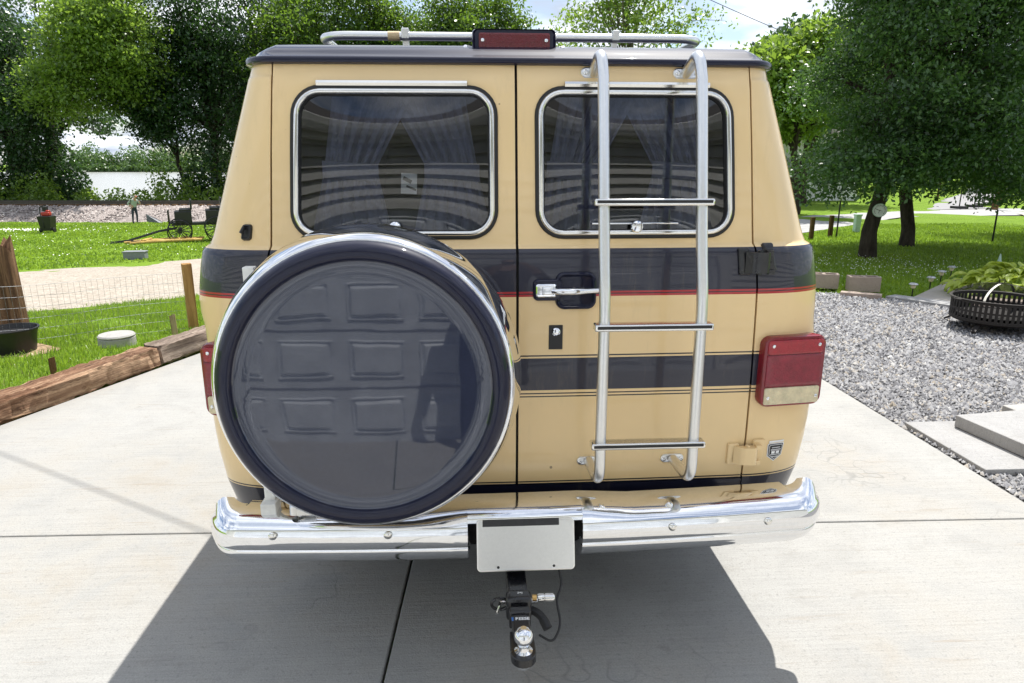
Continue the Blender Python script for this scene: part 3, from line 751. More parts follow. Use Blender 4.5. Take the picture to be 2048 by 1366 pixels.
# top bar over the number plate
P = []
for i in range(13):
    x = -.190 + .38*i/12; up = .012
    P.append([Vector((x, bplan(x) + d, z + up)) for d, z in ((.16, .598), (.12, .603), (.085, .604), (.055, .599), (.036, .590), (.022, .578), (.018, .564), (.028, .556), (.045, .556))])
bs.grid(P, 0, True)
bs.v = [(x+.014, y, z+.008*x-.004) for x, y, z in bs.v]
bumper = bs.build('rear_bumper', M_['bumper_chrome'], van, angle=50)
b = MB(); b.box((0, -.10, .51), (.40, .02, .13)); b.box((0, -.02, .52), (1.5, .08, .06)); b.build('bumper_backing', M_['undercoat'], bumper, False)
for x, z, d in ((-.80, .545, -.004), (-.43, .548, -.004), (-.47, .463, .024), (.50, .545, -.004), (.83, .545, -.004), (.56, .463, .024)):
    b = MB(); ax = (0, -1, 0) if z > .5 else (0, -.65, -.76)
    b.lathe([(.0135, 0), (.0135, .003), (.010, .007), (.004, .009), (0, .009)], (x, bplan(x)+d, z), ax, 16); b.build('bumper_bolt', M_['trim_chrome'], bumper)
for x in (.50, .27, -.72):
    b = MB(); b.lathe([(.014, 0), (.014, .004), (.008, .010), (0, .011)], (x, bplan(x)+.052, .597), (0, -.4, 1), 16); b.build('bumper_bolt', M_['trim_chrome'], bumper)

# ---- number plate (blank), tape along its top
pr = Matrix.Rotation(R(-16), 3, 'X')
def Mp(a, c):
    p = pr @ Vector((a, 0, c)); return Vector((.013, -.236, .513)) + p, pr @ Vector((0, -1, 0))
b = MB(); pad(b, Mp, 0, 0, .158, .083, .014, [(0, -.001), (0, .001), (.002, .0016), (.006, .0016), (.007, .001), (.009, .001)], 5); pl = b.build('number_plate', M_['brushed_plate'], van, angle=25)
b = MB(); pad(b, Mp, -.015, .072, .124, .0115, .001, [(0, .001), (.001, .0024)], 2); b.build('tape_strip', M_['tape'], pl, False)
for a in (-.09, .09):
    b = MB(); P, N = Mp(a, -.070); b.lathe([(.0045, 0), (.004, .0006), (0, .0006)], P + N*.0015, N, 12); b.build('plate_hole', M_['black_rubber'], pl)

# ---- tow hitch
hz = .405
b = MB(); b.box((0, -.13, hz-.03), (.064, .42, .064)); hitch = b.build('tow_hitch', M_['black_paint'], van, True, bevel=.008)
b = MB(); b.box((0, -.355, hz-.03), (.080, .055, .082)); b.build('receiver_collar', M_['black_paint'], hitch, True, bevel=.014, seg=3)
b = MB(); b.box((0, -.435, hz-.035), (.052, .14, .050)); b.box((0, -.41, hz-.033), (.066, .03, .06)); b.build('mount_shank', M_['black_paint'], hitch, True, bevel=.006)
pl2 = [(-.034, -.47), (.034, -.47), (.036, -.545)] + [(.036*math.cos(R(a)), -.560-.036*math.sin(R(a))) for a in range(0, 181, 20)] + [(-.036, -.545)]
b = MB(); b.prism(pl2[::-1], hz-.062, hz-.034); b.build('ball_platform', M_['black_paint'], hitch, True, bevel=.003)
b = MB(); b.lathe([(.026, 0), (.026, .006), (.017, .010), (.015, .020), (.0165, .026)] + [(.0275*math.sin(R(a)), .050 - .0275*math.cos(R(a))) for a in range(40, 171, 10)] + [(.0085, .0772), (.0085, .0785), (0, .0785)], (0, -.560, hz-.034), (0, 0, 1), 28); b.build('hitch_ball', M_['chrome'], hitch, angle=50)
b = MB(); b.lathe([(0, -.02), (.020, -.02), (.020, .0), (0, 0)], (0, -.560, hz-.062), (0, 0, 1), 6); b.build('ball_nut', M_['chrome'], hitch, False)
def text_mesh(name, s, size, loc, rot, mat, parent, off=0):
    c = bpy.data.curves.new(name, 'FONT'); c.body = s; c.size = size; c.align_x = 'CENTER'; c.align_y = 'CENTER'; c.extrude = .0002; c.offset = off
    t = bpy.data.objects.new(name, c); COL.objects.link(t); dg = bpy.context.evaluated_depsgraph_get()
    me = bpy.data.meshes.new_from_object(t.evaluated_get(dg)); bpy.data.objects.remove(t)
    me.transform(Matrix.Translation(loc) @ rot.to_4x4()); me.materials.clear()
    return finish(name, me, mat, parent, False)
text_mesh('lettering', 'REESE', .0165, Vector((.005, -.448, hz-.0094)), Matrix.Identity(3), M_['white_print'], hitch, .0006)
b = MB(); b.box((-.0245, -.448, hz-.0098), (.006, .016, .001)); b.build('blue_mark', M_['blue_print'], hitch, False)
text_mesh('stamped_mark', 'lMl', .014, Vector((.004, -.352, hz+.0114)), Matrix.Identity(3), M_['white_print'], hitch)
b = MB(); b.tube([(.03, -.335, hz-.03), (.062, -.335, hz-.03)], .008, 10, 0); b.lathe([(0, .0), (.012, 0), (.014, .003), (.014, .020), (.012, .022), (.014, .024), (.014, .05), (.011, .054), (0, .055)], (.060, -.335, hz-.02), (1, 0, .0), 16); b.build('hitch_lock', M_['trim_chrome'], hitch)
b = MB(); b.tube([(.044, -.335, hz-.02), (.058, -.335, hz-.02)], .0105, 10); b.build('lock_collar', M_['brass'], hitch)
b = MB(); b.tube([(-.03, -.335, hz-.03), (-.055, -.340, hz-.03), (-.068, -.37, hz-.045)], .006, 8); b.build('pin_bend', M_['trim_chrome'], hitch)
b = MB(); b.tube(fillet([(.14, -.22, .42), (.15, -.25, .37), (.125, -.29, .345), (.135, -.36, .30), (.10, -.42, .285), (.06, -.40, .30)], .05, 6), .0038, 8); b.build('wiring', M_['black_rubber'], hitch)
b = MB(); b.tube(fillet([(.04, -.345, .35), (.065, -.36, .345), (.085, -.385, .325)], .02, 4), .013, 10); b.lathe([(0, 0), (.014, 0), (.015, .03), (0, .03)], (.075, -.375, .335), (.4, -.7, -.5), 12); b.build('plug', M_['black_rubber'], hitch)
b = MB(); b.tube([Vector((-.058 + .026*math.cos(t), -.345, .375 + .02*math.sin(t))) for t in np.linspace(0, 2*math.pi, 20)], .005, 8); b.build('safety_loop', M_['black_paint'], hitch)

hitch.location.x -= .018
# ---- spare wheel cover on its swing arm
CT = R(2.6); cc = Vector((-.448, -.428, 1.106)); ax = Vector((.0, -math.cos(CT), math.sin(CT)))
RC = .392
def K_(L): return [(r_*1.024, h_) for r_, h_ in L]
b = MB(); b.lathe(K_([(0, -.022)] + [(.340*k/8, -.030 + .008*(1-(k/8)**2)) for k in range(1, 9)] + [(.344, -.028), (.347, -.020)]), cc, ax, 96, 0)
cov = b.build('wheel_cover', M_['cover_vinyl'], van, angle=50)
b = MB(); b.lathe(K_([(.345, -.024), (.348, -.014), (.352, -.011), (.360, -.009), (.370, -.010), (.382, -.016), (.390, -.026), (.394, -.036), (.395, -.046)]), cc, ax, 96); b.build('cover_rim', M_['navy_paint'], cov, angle=50)
b = MB(); b.lathe(K_([(.388, -.046), (.394, -.042), (.399, -.042), (.404, -.048), (.412, -.065), (.422, -.095), (.430, -.135), (.434, -.18), (.431, -.205), (.42, -.217), (.37, -.216)]), cc, ax, 96); b.build('cover_band', M_['chrome'], cov, angle=50)
b = MB(); b.lathe(K_([(0, -.205), (.30, -.208), (.372, -.214), (.375, -.20)]), cc, ax, 48); b.build('spare_tyre', M_['tyre_rubber'], cov)
b = MB(); pbt = cc + ax*(-.05) + Vector((.0, .0, -.391)) ; b.lathe([(.012, 0), (.012, .012), (.006, .018), (0, .018)], cc + ax*(-.035) + Vector((0.045, 0, -.388)), (0, -.8, -.6), 10); b.build('cover_latch', M_['navy_paint'], cov)
b = MB()
b.box((-.826, -.085, .98), (.034, .034, .84)); b.box((-.62, -.11, 1.10), (.40, .04, .05)); b.box((-.826, -.10, .60), (.05, .06, .05))
arm = b.build('wheel_carrier', M_['white_paint'], van, False, bevel=.003)
b = MB(); b.lathe([(.016, 0), (.016, .03), (.010, .036), (0, .036)], (-.735, -.15, .600), (0, 0, 1), 12); b.box((-.70, -.15, .612), (.05, .03, .022)); b.build('carrier_pivot', M_['aluminium'], arm)
# ---- wheels and mirrors
def wheel(x, y):
    s_ = 1 if x > 0 else -1
    b = MB(); b.lathe([(.20, -.1), (.33, -.105), (.36, -.085), (.365, 0), (.36, .085), (.33, .105), (.20, .1)], (x, y, .365), (1, 0, 0), 40); wh = b.build('wheel', M_['tyre_rubber'], van)
    b = MB(); b.lathe([(0, .05), (.08, .06), (.12, .03), (.19, .04), (.205, .09), (.2, .1)], (x, y, .365), (s_, 0, 0), 32); b.build('rim', M_['chrome'], wh)
for x in (-.84, .84):
    for y in (1.05, 4.0): wheel(x, y)
for sg in (-1, 1):
    b = MB(); b.box((sg*1.20, 3.5, 1.40), (.20, .07, .17)); b.tube([(sg*1.06, 3.52, 1.36), (sg*1.14, 3.5, 1.36)], .015, 8); b.build('wing_mirror', M_['black_plastic'], van, True, bevel=.02)
# ================================================================ GROUND
def sstep(a, b, x):
    t = np.clip((x-a)/(b-a), 0, 1); return t*t*(3-2*t)
TA = np.array([-3.348, 2.313]); TD = np.array([.334, .9426]); TN = np.array([-.9426, .334])     # line of the driveway's timber edge
def tdist(x, y): return (x-TA[0])*TN[0] + (y-TA[1])*TN[1]
DT = ([-400, 5.2, 6.2, 8, 11, 16, 20, 26, 31, 40, 46, 56, 64, 78, 100, 640, 690, 6000], [.12, .11, .05, -.12, -.45, -.86, -1.18, -1.50, -1.68, -1.82, -1.9, -2.3, -3.6, -6.5, -8, -8, 1.0, 6])
FT = ([-400, 7, 60, 200, 6000], [-.035, -.035, -.035, 1.5, 6])
def hgt(x, y):
    x = np.asarray(x, float); y = np.asarray(y, float)
    D = (x-CAM[0])*math.sin(YAW) + (y-CAM[1])*math.cos(YAW); a = (x-CAM[0])*math.cos(YAW) - (y-CAM[1])*math.sin(YAW)
    L = np.interp(D, *DT); F = np.interp(D, *FT)
    k = sstep(.05, .19, tdist(x, y)) * sstep(20, 6, a)
    k = np.where(D > 9, np.maximum(k, sstep(6, 0, a)*sstep(9, 14, D)), k)
    far = sstep(50, 70, D)*sstep(40, 15, a); k = np.maximum(k, far)
    return F*(1-k) + L*k
def gz(x, y, o=0.0): return float(hgt(x, y)) + o
def at_g(p, o=0.0): return Vector((p[0], p[1], gz(p[0], p[1], o)))
def axis(spec):
    v = []
    for a, b_, s_ in spec: v += list(np.arange(a, b_, s_))
    return np.array(v + [spec[-1][1]])
gx = axis([(-3000, -600, 300), (-600, -120, 40), (-120, -40, 5), (-40, -8, 1), (-8, -6, .4), (-6, -1.6, .07), (-1.6, 3, .6), (3, 20, .5), (20, 60, 2), (60, 200, 10), (200, 600, 50), (600, 3000, 300)])
gy = axis([(-600, -60, 60), (-60, -10, 5), (-10, 0, .6), (0, 9, .12), (9, 30, .5), (30, 90, 1), (90, 200, 5), (200, 720, 20), (720, 3000, 250)])
X, Y = np.meshgrid(gx, gy, indexing='ij'); Z = hgt(X, Y)
Z = Z + .035*np.sin(X*1.1 + Y*.7)*np.sin(Y*.9 - X*.3)*sstep(12, 20, Y)
nx, ny = len(gx), len(gy); I = np.arange(nx*ny).reshape(nx, ny)
F = np.stack([I[:-1, :-1].ravel(), I[1:, :-1].ravel(), I[1:, 1:].ravel(), I[:-1, 1:].ravel()], 1)
o = np_obj('lawn', np.stack([X.ravel(), Y.ravel(), Z.ravel()], 1), F, M_['lawn'], smooth=True); o['kind'] = 'structure'

def strip(name, left, right, off, mat, n=60, m=5):
    """a band on the terrain between two polylines"""
    def res(L, n):
        L = np.array(L, float); s_ = np.concatenate([[0], np.cumsum(np.linalg.norm(np.diff(L, axis=0), axis=1))]); t = np.linspace(0, s_[-1], n)
        return np.stack([np.interp(t, s_, L[:, 0]), np.interp(t, s_, L[:, 1])], 1)
    A, B = res(left, n), res(right, n); P = []
    for i in range(n):
        row = []
        for j in range(m):
            p = A[i] + (B[i]-A[i])*j/(m-1)
            if j in (0, m-1): p = p + rng.normal(0, .03, 2)*min(1.5, .2+np.linalg.norm(p)/25)
            row.append((p[0], p[1], gz(p[0], p[1], off + (.004*math.sin(i*1.3+j) if 0 < j < m-1 else -.01))))
        P.append(row)
    b = MB(); b.grid(P); o = b.build(name, mat); o['kind'] = 'structure'; return o

# ---- driveway slabs
drive = bpy.data.objects.new('driveway', None); COL.objects.link(drive); drive['kind'] = 'structure'
def jy(x): return .772 - .0235*x
def jx(y): return -.452 + .05*(y-.2) if y < 2 else -.36
def tl(y): return TA[0] + (y-TA[1])*TD[0]/TD[1] + .012
XR = 2.705; g = .0045
def slab(poly):
    b = MB(); b.prism(poly, -.12, 0); o = b.build('slab', M_['driveway_concrete'], drive, True, bevel=.006, seg=2, angle=30); return o
y0 = -4.6
slab([(tl(y0), y0), (jx(y0)-g, y0), (jx(.8)-g, jy(-.4)-g), (tl(.85), jy(tl(.85))-g)])
slab([(jx(y0)+g, y0), (XR, y0), (XR, jy(XR)-g), (jx(.8)+g, jy(-.4)-g)])
slab([(tl(.85), jy(tl(.85))+g), (jx(.8)-g, jy(-.4)+g), (jx(1.9)-g, 1.9), (-.36-g, 5.0), (tl(5.0), 5.0)])
slab([(jx(.8)+g, jy(-.4)+g), (XR, jy(XR)+g), (XR, 5.0), (-.36+g, 5.0), (jx(1.9)+g, 1.9)])
slab([(tl(5.01), 5.01), (-.36-g, 5.01), (-.36-g, 9.5), (tl(5.01)+.9, 9.5)]); slab([(-.36+g, 5.01), (XR, 5.01), (XR, 9.5), (-.36+g, 9.5)])

# ---- gravel bed right of the driveway
GB = [(XR+.004, -4.6), (9.5, -4.6), (9.5, 3.4), (7.6, 4.7), (6.35, 5.62), (5.45, 6.22), (5.0, 6.62), (4.6, 6.9), (3.6, 7.35), (XR+.004, 7.6)]
b = MB(); b.add([(x, y, -.018) for x, y in GB], [tuple(range(len(GB)))]); o = b.build('gravel_bed', M_['gravel_base'], None, False); o['kind'] = 'structure'
def inside(poly, x, y):
    r_ = np.zeros(len(x), bool); n = len(poly)
    for i in range(n):
        x1, y1 = poly[i]; x2, y2 = poly[(i+1) % n]
        c = ((y1 > y) != (y2 > y)) & (x < (x2-x1)*(y-y1)/(y2-y1+1e-12)+x1); r_ ^= c
    return r_
def stones(name, xy, z, size, mat, kind='stuff', flat=.75):
    """half buried angular stones: four sides and a peak"""
    n = len(xy); base = np.array([(1,0,-.3),(0,1,-.3),(-1,0,-.3),(0,-1,-.3),(0,0,.9)], float)
    V = base[None]*(1 + rng.uniform(-.35, .35, (n, 5, 1))) + rng.normal(0, .24, (n, 5, 3)); V = V*np.array([1, .75, flat])
    a = rng.uniform(0, 2*np.pi, n); c, s_ = np.cos(a), np.sin(a)
    Xr = V[..., 0]*c[:, None] - V[..., 1]*s_[:, None]; Yr = V[..., 0]*s_[:, None] + V[..., 1]*c[:, None]
    V = np.stack([Xr, Yr, V[..., 2]], 2)*size[:, None, None] + np.column_stack([xy, z])[:, None, :]
    F0 = np.array([(0,1,4),(1,2,4),(2,3,4),(3,0,4)]); F = (F0[None] + (np.arange(n)*5)[:, None, None]).reshape(-1, 3)
    o = np_obj(name, V.reshape(-1, 3), F, mat); o['kind'] = kind; return o
n = 210000; xy = np.column_stack([rng.uniform(XR, 8.5, n), rng.uniform(.2, 7.6, n)]); D_ = np.hypot(xy[:, 0]-CAM[0], xy[:, 1]-CAM[1])
keep = inside(GB, xy[:, 0], xy[:, 1]) & (rng.random(n) < np.clip(1.25-.09*D_, .35, 1)) & ((xy[:, 0]-CAM[0])*.83 - (xy[:, 1]-CAM[1])*.64 < 1.4)
xy = xy[keep]; sz = np.clip(rng.lognormal(-4.42, .34, len(xy)), .006, .034)*(1 + .05*np.maximum(np.hypot(xy[:, 0], xy[:, 1]+2.2)-4, 0)); edge = xy[:, 0] < XR+.03
xy[edge, 0] += .03
gr = stones('gravel', xy, -.012 + rng.uniform(0, .012, len(xy)), sz, M_['gravel_stone']); tag(gr, 'loose grey crushed stone covering the bed right of the driveway', 'gravel')

# ---- gravel road, railway, street, river
strip('gravel_road', [(-9, 1), (-7.3, 4.7), (-6.15, 7.23), (-4.98, 9.8), (-3.6, 13), (-1, 19)], [(-22, 2), (-16.5, 9.8), (-12.1, 16.5), (-9, 21.2), (-6, 26), (-2, 33)], .012, M_['gravel_road'], 90, 12)
P = []; prof = [(44.6, -1.93), (45.2, -1.70), (46.6, -1.10), (47.2, -1.0), (50.2, -1.0), (51.5, -1.6), (53, -2.2)]
aa = np.arange(-75, 8.1, .6)
for a in aa:
    P.append([W(a, D + rng.normal(0, .08), z + rng.normal(0, .035)) for D, z in prof])
b = MB(); b.grid(P); o = b.build('railway_bed', M_['ballast'], None); o['kind'] = 'structure'
n = 16000; a = rng.uniform(-60, 3, n); t = rng.uniform(44.4, 47.4, n); zz_ = np.interp(t, [p[0] for p in prof], [p[1] for p in prof])
pw = np.array([W(i, j)[:2] for i, j in zip(a, t)]); bl = stones('ballast_stones', pw, zz_+.02, rng.uniform(.045, .09, n), M_['ballast_stone']); tag(bl, 'pinkish grey railway ballast stones on the embankment slope', 'gravel')
tr = thing('railway_track', W(-30, 48.5, -1.0), 'steel railway rails on the stone embankment beyond the lawn', 'railway')
for D in (47.8, 49.25):
    b = MB(); rp = [(-.035, 0), (-.07, .02), (-.012, .03), (-.012, .13), (-.036, .14), (-.036, .18), (.036, .18), (.036, .14), (.012, .13), (.012, .03), (.07, .02), (.07, 0)]
    b.grid([[W(a, D+u, -1.0+.05+v*1.25) for u, v in rp] for a in (-75, -40, -10, 8)]); b.build('rail', M_['rail_steel'], tr, False)
ts = MB(); ts.box((0, 0, 0), (.24, 2.6, .18)); me = None
for i, a in enumerate(np.arange(-50, -14, .6)):
    if me is None: o = ts.build('sleeper', M_['brown_post'], tr, False); me = o.data; o.location = Vector(W(a, 48.5, -.99)) - tr.location; o.rotation_euler.z = -YAW
    else:
        o = bpy.data.objects.new('sleeper', me); COL.objects.link(o); o.parent = tr; o.location = Vector(W(a, 48.5, -.99)) - tr.location; o.rotation_euler.z = -YAW
b = MB(); b.add([W(-900, 66, -4.6), W(60, 66, -4.6), W(60, 900, -4.6), W(-900, 900, -4.6)], [(0, 1, 2, 3)]); o = b.build('river', M_['river_water'], None, False); o['kind'] = 'structure'
strip('street', [(7, 14), (8.76, 15.63), (11.7, 18.2), (14.6, 20.8), (19.6, 21.5), (34, 22.6)], [(10, 20), (11.6, 21.5), (14.3, 22.9), (18.5, 24.5), (22.6, 25.2), (34, 26.4)], .014, M_['asphalt_road'], 60, 5)
strip('side_street', [(17.8, 24.2), (23, 31), (30.3, 39.5), (40, 52)], [(21.4, 25.0), (25.5, 30.5), (31.8, 38), (42, 50.5)], .022, M_['asphalt'], 40, 4)
strip('parking_apron', [(19.2, 20.9), (30, 21.6), (36, 21.8)], [(19.6, 21.9), (30, 22.7), (36, 22.9)], .026, M_['path_concrete'], 20, 3)

# ---- path, edging slab and pavers
def flat(name, poly, z0, z1, mat, label=None, cat=None, kind=None, grp=None, bev=.005):
    c = np.mean(np.array(poly), 0); b = MB(); b.prism(poly if sum((poly[i-1][0]*poly[i][1]-poly[i][0]*poly[i-1][1]) for i in range(len(poly)))>0 else poly[::-1], z0, z1)
    o = b.build(name, mat, None, True, bevel=bev, angle=30)
    if kind: o['kind'] = kind
    if label: tag(o, label, cat, grp)
    return o
flat('garden_path', [(5.57, 6.28), (5.90, 5.88), (7.64, 7.38), (7.30, 7.86)], -.1, .012, M_['path_concrete'], kind='structure')
flat('edging_slab', [(5.28, 6.36), (5.47, 6.46), (5.98, 5.84), (5.74, 5.68)], -.06, .030, M_['paver_concrete'], 'pale flat edging slab between the gravel and the garden path', 'slab')
flat('paving_slab', [(2.75, 1.965), (3.95, 1.965), (3.95, 1.215), (2.75, 1.215)], -.05, .022, M_['paver_concrete'], 'low flat grey paving slab laid beside the driveway edge', 'slab')
flat('step_slab', [(3.02, 1.86), (3.66, 1.95), (3.78, 1.30), (3.11, 1.20)], .024, .105, M_['paver_concrete'], 'thick grey slab stacked on the low paving slab like a step', 'slab')
flat('stone_chunk', [(3.55, 2.12), (3.75, 2.14), (3.74, 2.02), (3.56, 2.0)], -.02, .07, M_['old_concrete'], 'small grey stone chunk behind the stacked step slab', 'stone')
flat('flat_brick', [(4.86, 6.70), (5.28, 6.44), (5.20, 6.32), (4.78, 6.58)], -.03, .045, M_['block_concrete'], 'low tan brick lying before the nearest concrete block', 'brick')
# hollow concrete blocks
def block(x, y, rz, label):
    t = thing('concrete_block', (x, y, .0), label, 'concrete block', 'concrete blocks along the gravel edge'); t.rotation_euler.z = rz
    b = MB(); L, D, H = .40, .20, .20
    def ring(hx, hy, z, dx=0): return [(dx-hx, -hy, z), (dx+hx, -hy, z), (dx+hx, hy, z), (dx-hx, hy, z)]
    o_ = ring(L/2, D/2, 0) + ring(L/2, D/2, H); b.add(o_, [(0,1,5,4),(1,2,6,5),(2,3,7,6),(3,0,4,7)])
    # top face with two openings
    hx, hy = .072, .062; top = ring(L/2, D/2, H); h1 = ring(hx, hy, H, -.095); h2 = ring(hx, hy, H, .095); m1, m2 = (0, -D/2, H), (0, D/2, H)
    v = top + h1 + h2 + [m1, m2]     # 0-3 top, 4-7 h1, 8-11 h2, 12 m1, 13 m2
    b.add(v, [(0,12,5,4),(0,4,7,3),(12,13,6,5),(13,3,7,6),(12,1,9,8),(1,2,10,9),(2,13,11,10),(13,12,8,11)])
    for dx in (-.095, .095):
        a_ = ring(hx, hy, H, dx) + ring(hx*.94, hy*.94, .01, dx); b.add(a_, [(1,0,4,5),(2,1,5,6),(3,2,6,7),(0,3,7,4),(4,7,6,5)])
    o = b.build('block_shell', M_['block_concrete'], None, False, bevel=.004); o.parent = t; return t
block(5.29, 6.93, R(-14), 'tan hollow concrete block nearest the garden path'); block(4.86, 7.22, R(-22), 'tan hollow concrete block in the middle of the row'); block(4.47, 7.52, R(-24), 'tan hollow concrete block half hidden behind the van')

# ---- timbers holding the lawn on the left
def tie(p0, p1, w_, h, mat, label, seed, z0=0.0):
    p0, p1 = np.array(p0), np.array(p1); L = np.linalg.norm(p1-p0); d = (p1-p0)/L; nr = np.array([-d[1], d[0]])
    r_ = np.random.default_rng(seed); sec = rrect(w_/2, h/2,   .026, 3); k = len(sec); n = 64; V = []
    ph = r_.uniform(0, 6, (k, 3))
    for i in range(n):
        s_ = i/(n-1)*L - L/2
        for j, (u, v) in enumerate(sec):
            q = .009*math.sin(s_*2.1+ph[j, 0]) + .006*math.sin(s_*7+ph[j, 1]) + r_.normal(0, .0045) - (.014 if r_.random() < .05 else 0)
            l = math.hypot(u, v); V.append((s_ + (r_.normal(0, .006) if i in (0, n-1) else 0), u*(1+q/l), v*(1+q/l)))
    b = MB(); fs = [(i*k+j, i*k+(j+1) % k, (i+1)*k+(j+1) % k, (i+1)*k+j) for i in range(n-1) for j in range(k)] + [tuple(range(k-1, -1, -1)), tuple((n-1)*k+j for j in range(k))]
    b.add(V, fs); o = b.build('timber', mat, None, True, angle=40); c = (p0+p1)/2
    o.location = (c[0], c[1], z0+h/2); o.rotation_euler.z = math.atan2(d[1], d[0]); tag(o, label, 'timber', 'timbers edging the lawn'); return o
def tp(s_, off=.10): p = TA + TD*s_ + TN*off; return (p[0], p[1])
tie(tp(-2.6), tp(-.42), .20, .17, M_['tie_wood'], 'red brown timber at the left edge of the photo', 3)
tie(tp(-.40), tp(1.44), .20, .17, M_['tie_wood'], 'long red brown weathered timber edging the driveway', 5)
tie(tp(1.48, .11), tp(3.9, .11), .19, .175, M_['tie_grey'], 'rough grey split timber running behind the van corner', 8)
# ================================================================ VEGETATION
def leaf_cloud(C, S, up=.35, aspect=.55, r_=rng):
    """diamond leaves at points C with length S: returns V, F"""
    n = len(C); d = r_.normal(0, 1, (n, 3)); d[:, 2] -= .25; d /= np.linalg.norm(d, axis=1)[:, None]
    nn = r_.normal(0, 1, (n, 3)); nn[:, 2] = np.abs(nn[:, 2]) + up; s_ = np.cross(nn, d); s_ /= np.linalg.norm(s_, axis=1)[:, None] + 1e-9
    up_ = np.cross(d, s_); L = S[:, None]
    V = np.stack([C - d*L*.5, C + s_*L*aspect*.5 + up_*L*.06, C + d*L*.5, C - s_*L*aspect*.5 + up_*L*.06], 1)
    return V.reshape(-1, 3), np.arange(n*4).reshape(n, 4)
def wobble(p0, p1, n, amp, r_):
    p0, p1 = np.array(p0, float), np.array(p1, float); t = np.linspace(0, 1, n)[:, None]
    w_ = np.cumsum(r_.normal(0, amp, (n, 3)), 0); w_ -= t*w_[-1]; return p0 + (p1-p0)*t + w_*np.linalg.norm(p1-p0)*.06
def tree(name, label, base, rad, clumps, nleaf, size, mat, bark_='bark', group=None, seed=1, trunk_to=None, twig=.5, per=26, limbs=True, droop=0.0, sparse=1.0):
    """clumps: list of (centre, (rx,ry,rz)); leaves gather on twigs spread through the clumps"""
    r_ = np.random.default_rng(seed); base = np.array(base, float)
    t = thing(name, tuple(base), label, 'tree', group)
    top = np.array(trunk_to if trunk_to is not None else np.mean([c for c, _ in clumps], 0))
    b = MB(); tp_ = wobble(base - [0, 0, .3], top, 10, .25, r_); rr = [rad*(1.25 if i == 0 else 1)*(1-.78*(i/9)) for i in range(10)]
    b.tube(tp_, rr, 12)
    tw = []
    vols = np.array([a[0]*a[1]*a[2] for _, a in clumps])**(2/3.); vols /= vols.sum(); nt_ = int(nleaf/per)
    for (c, a), f in zip(clumps, vols):
        c = np.array(c, float); a = np.array(a, float); k = max(3, int(nt_*f))
        d = r_.normal(0, 1, (k, 3)); d /= np.linalg.norm(d, axis=1)[:, None]; q = r_.random(k)**(1/2.6)
        P = c + d*q[:, None]*a*(1+.12*np.sin(7*d[:, :1]+3*d[:, 1:2])); tw.append(P)
        if limbs:
            i0 = int(np.clip(3 + 6*(c[2]-base[2])/(top[2]-base[2]+1e-6)*.55, 2, 8)); st = tp_[i0]
            lp = wobble(st, c, 8, .35, r_); r0 = rr[i0]*.55; b.tube(lp, [r0*(1-.8*i/7) for i in range(8)], 7)
            for P_ in P[r_.permutation(k)[:max(2, min(9, k//9))]]:
                b.tube(wobble(lp[r_.integers(3, 8)], P_, 5, .3, r_), [r0*.34*(1-.75*i/4) for i in range(5)], 5)
    tw = np.concatenate(tw); n = len(tw); m = r_.poisson(per, n) + 2
    C = np.repeat(tw, m, 0); off = r_.normal(0, 1, (len(C), 3))*twig*np.array([1, 1, .38]); C = C + off; C[:, 2] -= droop*np.hypot(off[:, 0], off[:, 1])
    S = size*r_.uniform(.6, 1.35, len(C)); V, F = leaf_cloud(C, S, r_=r_)
    b.build('trunk', M_[bark_], t)
    o = np_obj('crown', V, F, M_[mat], t); return t
def blob_clumps(cx, cy, z0, z1, rx, ry, n, r_, rr=(.28, .45)):
    o = []
    for i in range(n):
        d = r_.normal(0, 1, 3); d /= np.linalg.norm(d); q = r_.random()**.5*.72; h = (z1-z0)/2
        k = r_.uniform(*rr); o.append(((cx + d[0]*rx*q, cy + d[1]*ry*q, (z0+z1)/2 + d[2]*h*q), (rx*k, ry*k, h*k*.85)))
    return o
# the two maples over the right hand lawn
r5 = np.random.default_rng(21)
def maple(bx, by, lab, seed, n, z1, rx, extra):
    r_ = np.random.default_rng(seed); cl = []
    for i in range(36):
        a = i*2.4 + r_.uniform(-.4, .4); h = i/35; z = 1.75 + h*(z1-2.5); w_ = rx*(.70 + .45*math.sin(math.pi*min(1, .16+h*.86)))*(1 if h < .75 else (1-h)/.25*.6+.4)
        q = w_*r_.uniform(.35, .82); cl.append(((bx + .45 + math.cos(a)*q, by + math.sin(a)*q, z), (w_*.32, w_*.32, .42 + .2*r_.random())))
    cl += extra
    tree('maple_tree', lab, (bx, by, gz(bx, by)), .15, cl, n, .078, 'leaf_maple', 'bark', 'maples on the right lawn', seed, (bx+.25, by, z1*.72), .24, 62, True, .35)
maple(7.52, 10.54, 'broad dark green maple with the round thermometer on its trunk', 31, 98000, 8.6, 2.0, [((9.4, 9.4, 1.55), (.9, .8, .45)), ((6.3, 9.7, 1.7), (.8, .8, .5)), ((7.2, 9.4, 1.75), (.9, .7, .5)), ((8.3, 9.2, 2.4), (1.0, .8, .7))])
maple(9.26, 12.32, 'dark maple just behind the one carrying the thermometer', 37, 92000, 9.2, 2.5, [((11.4, 11.8, 1.8), (1.1, 1.1, .6)), ((12.4, 12.2, 3.0), (1.3, 1.3, 1.0)), ((10.3, 11.0, 1.5), (.8, .8, .4))])
maple(14.9, 14.7, 'dark maple at the right edge of the photo', 41, 44000, 9.5, 2.8, [])
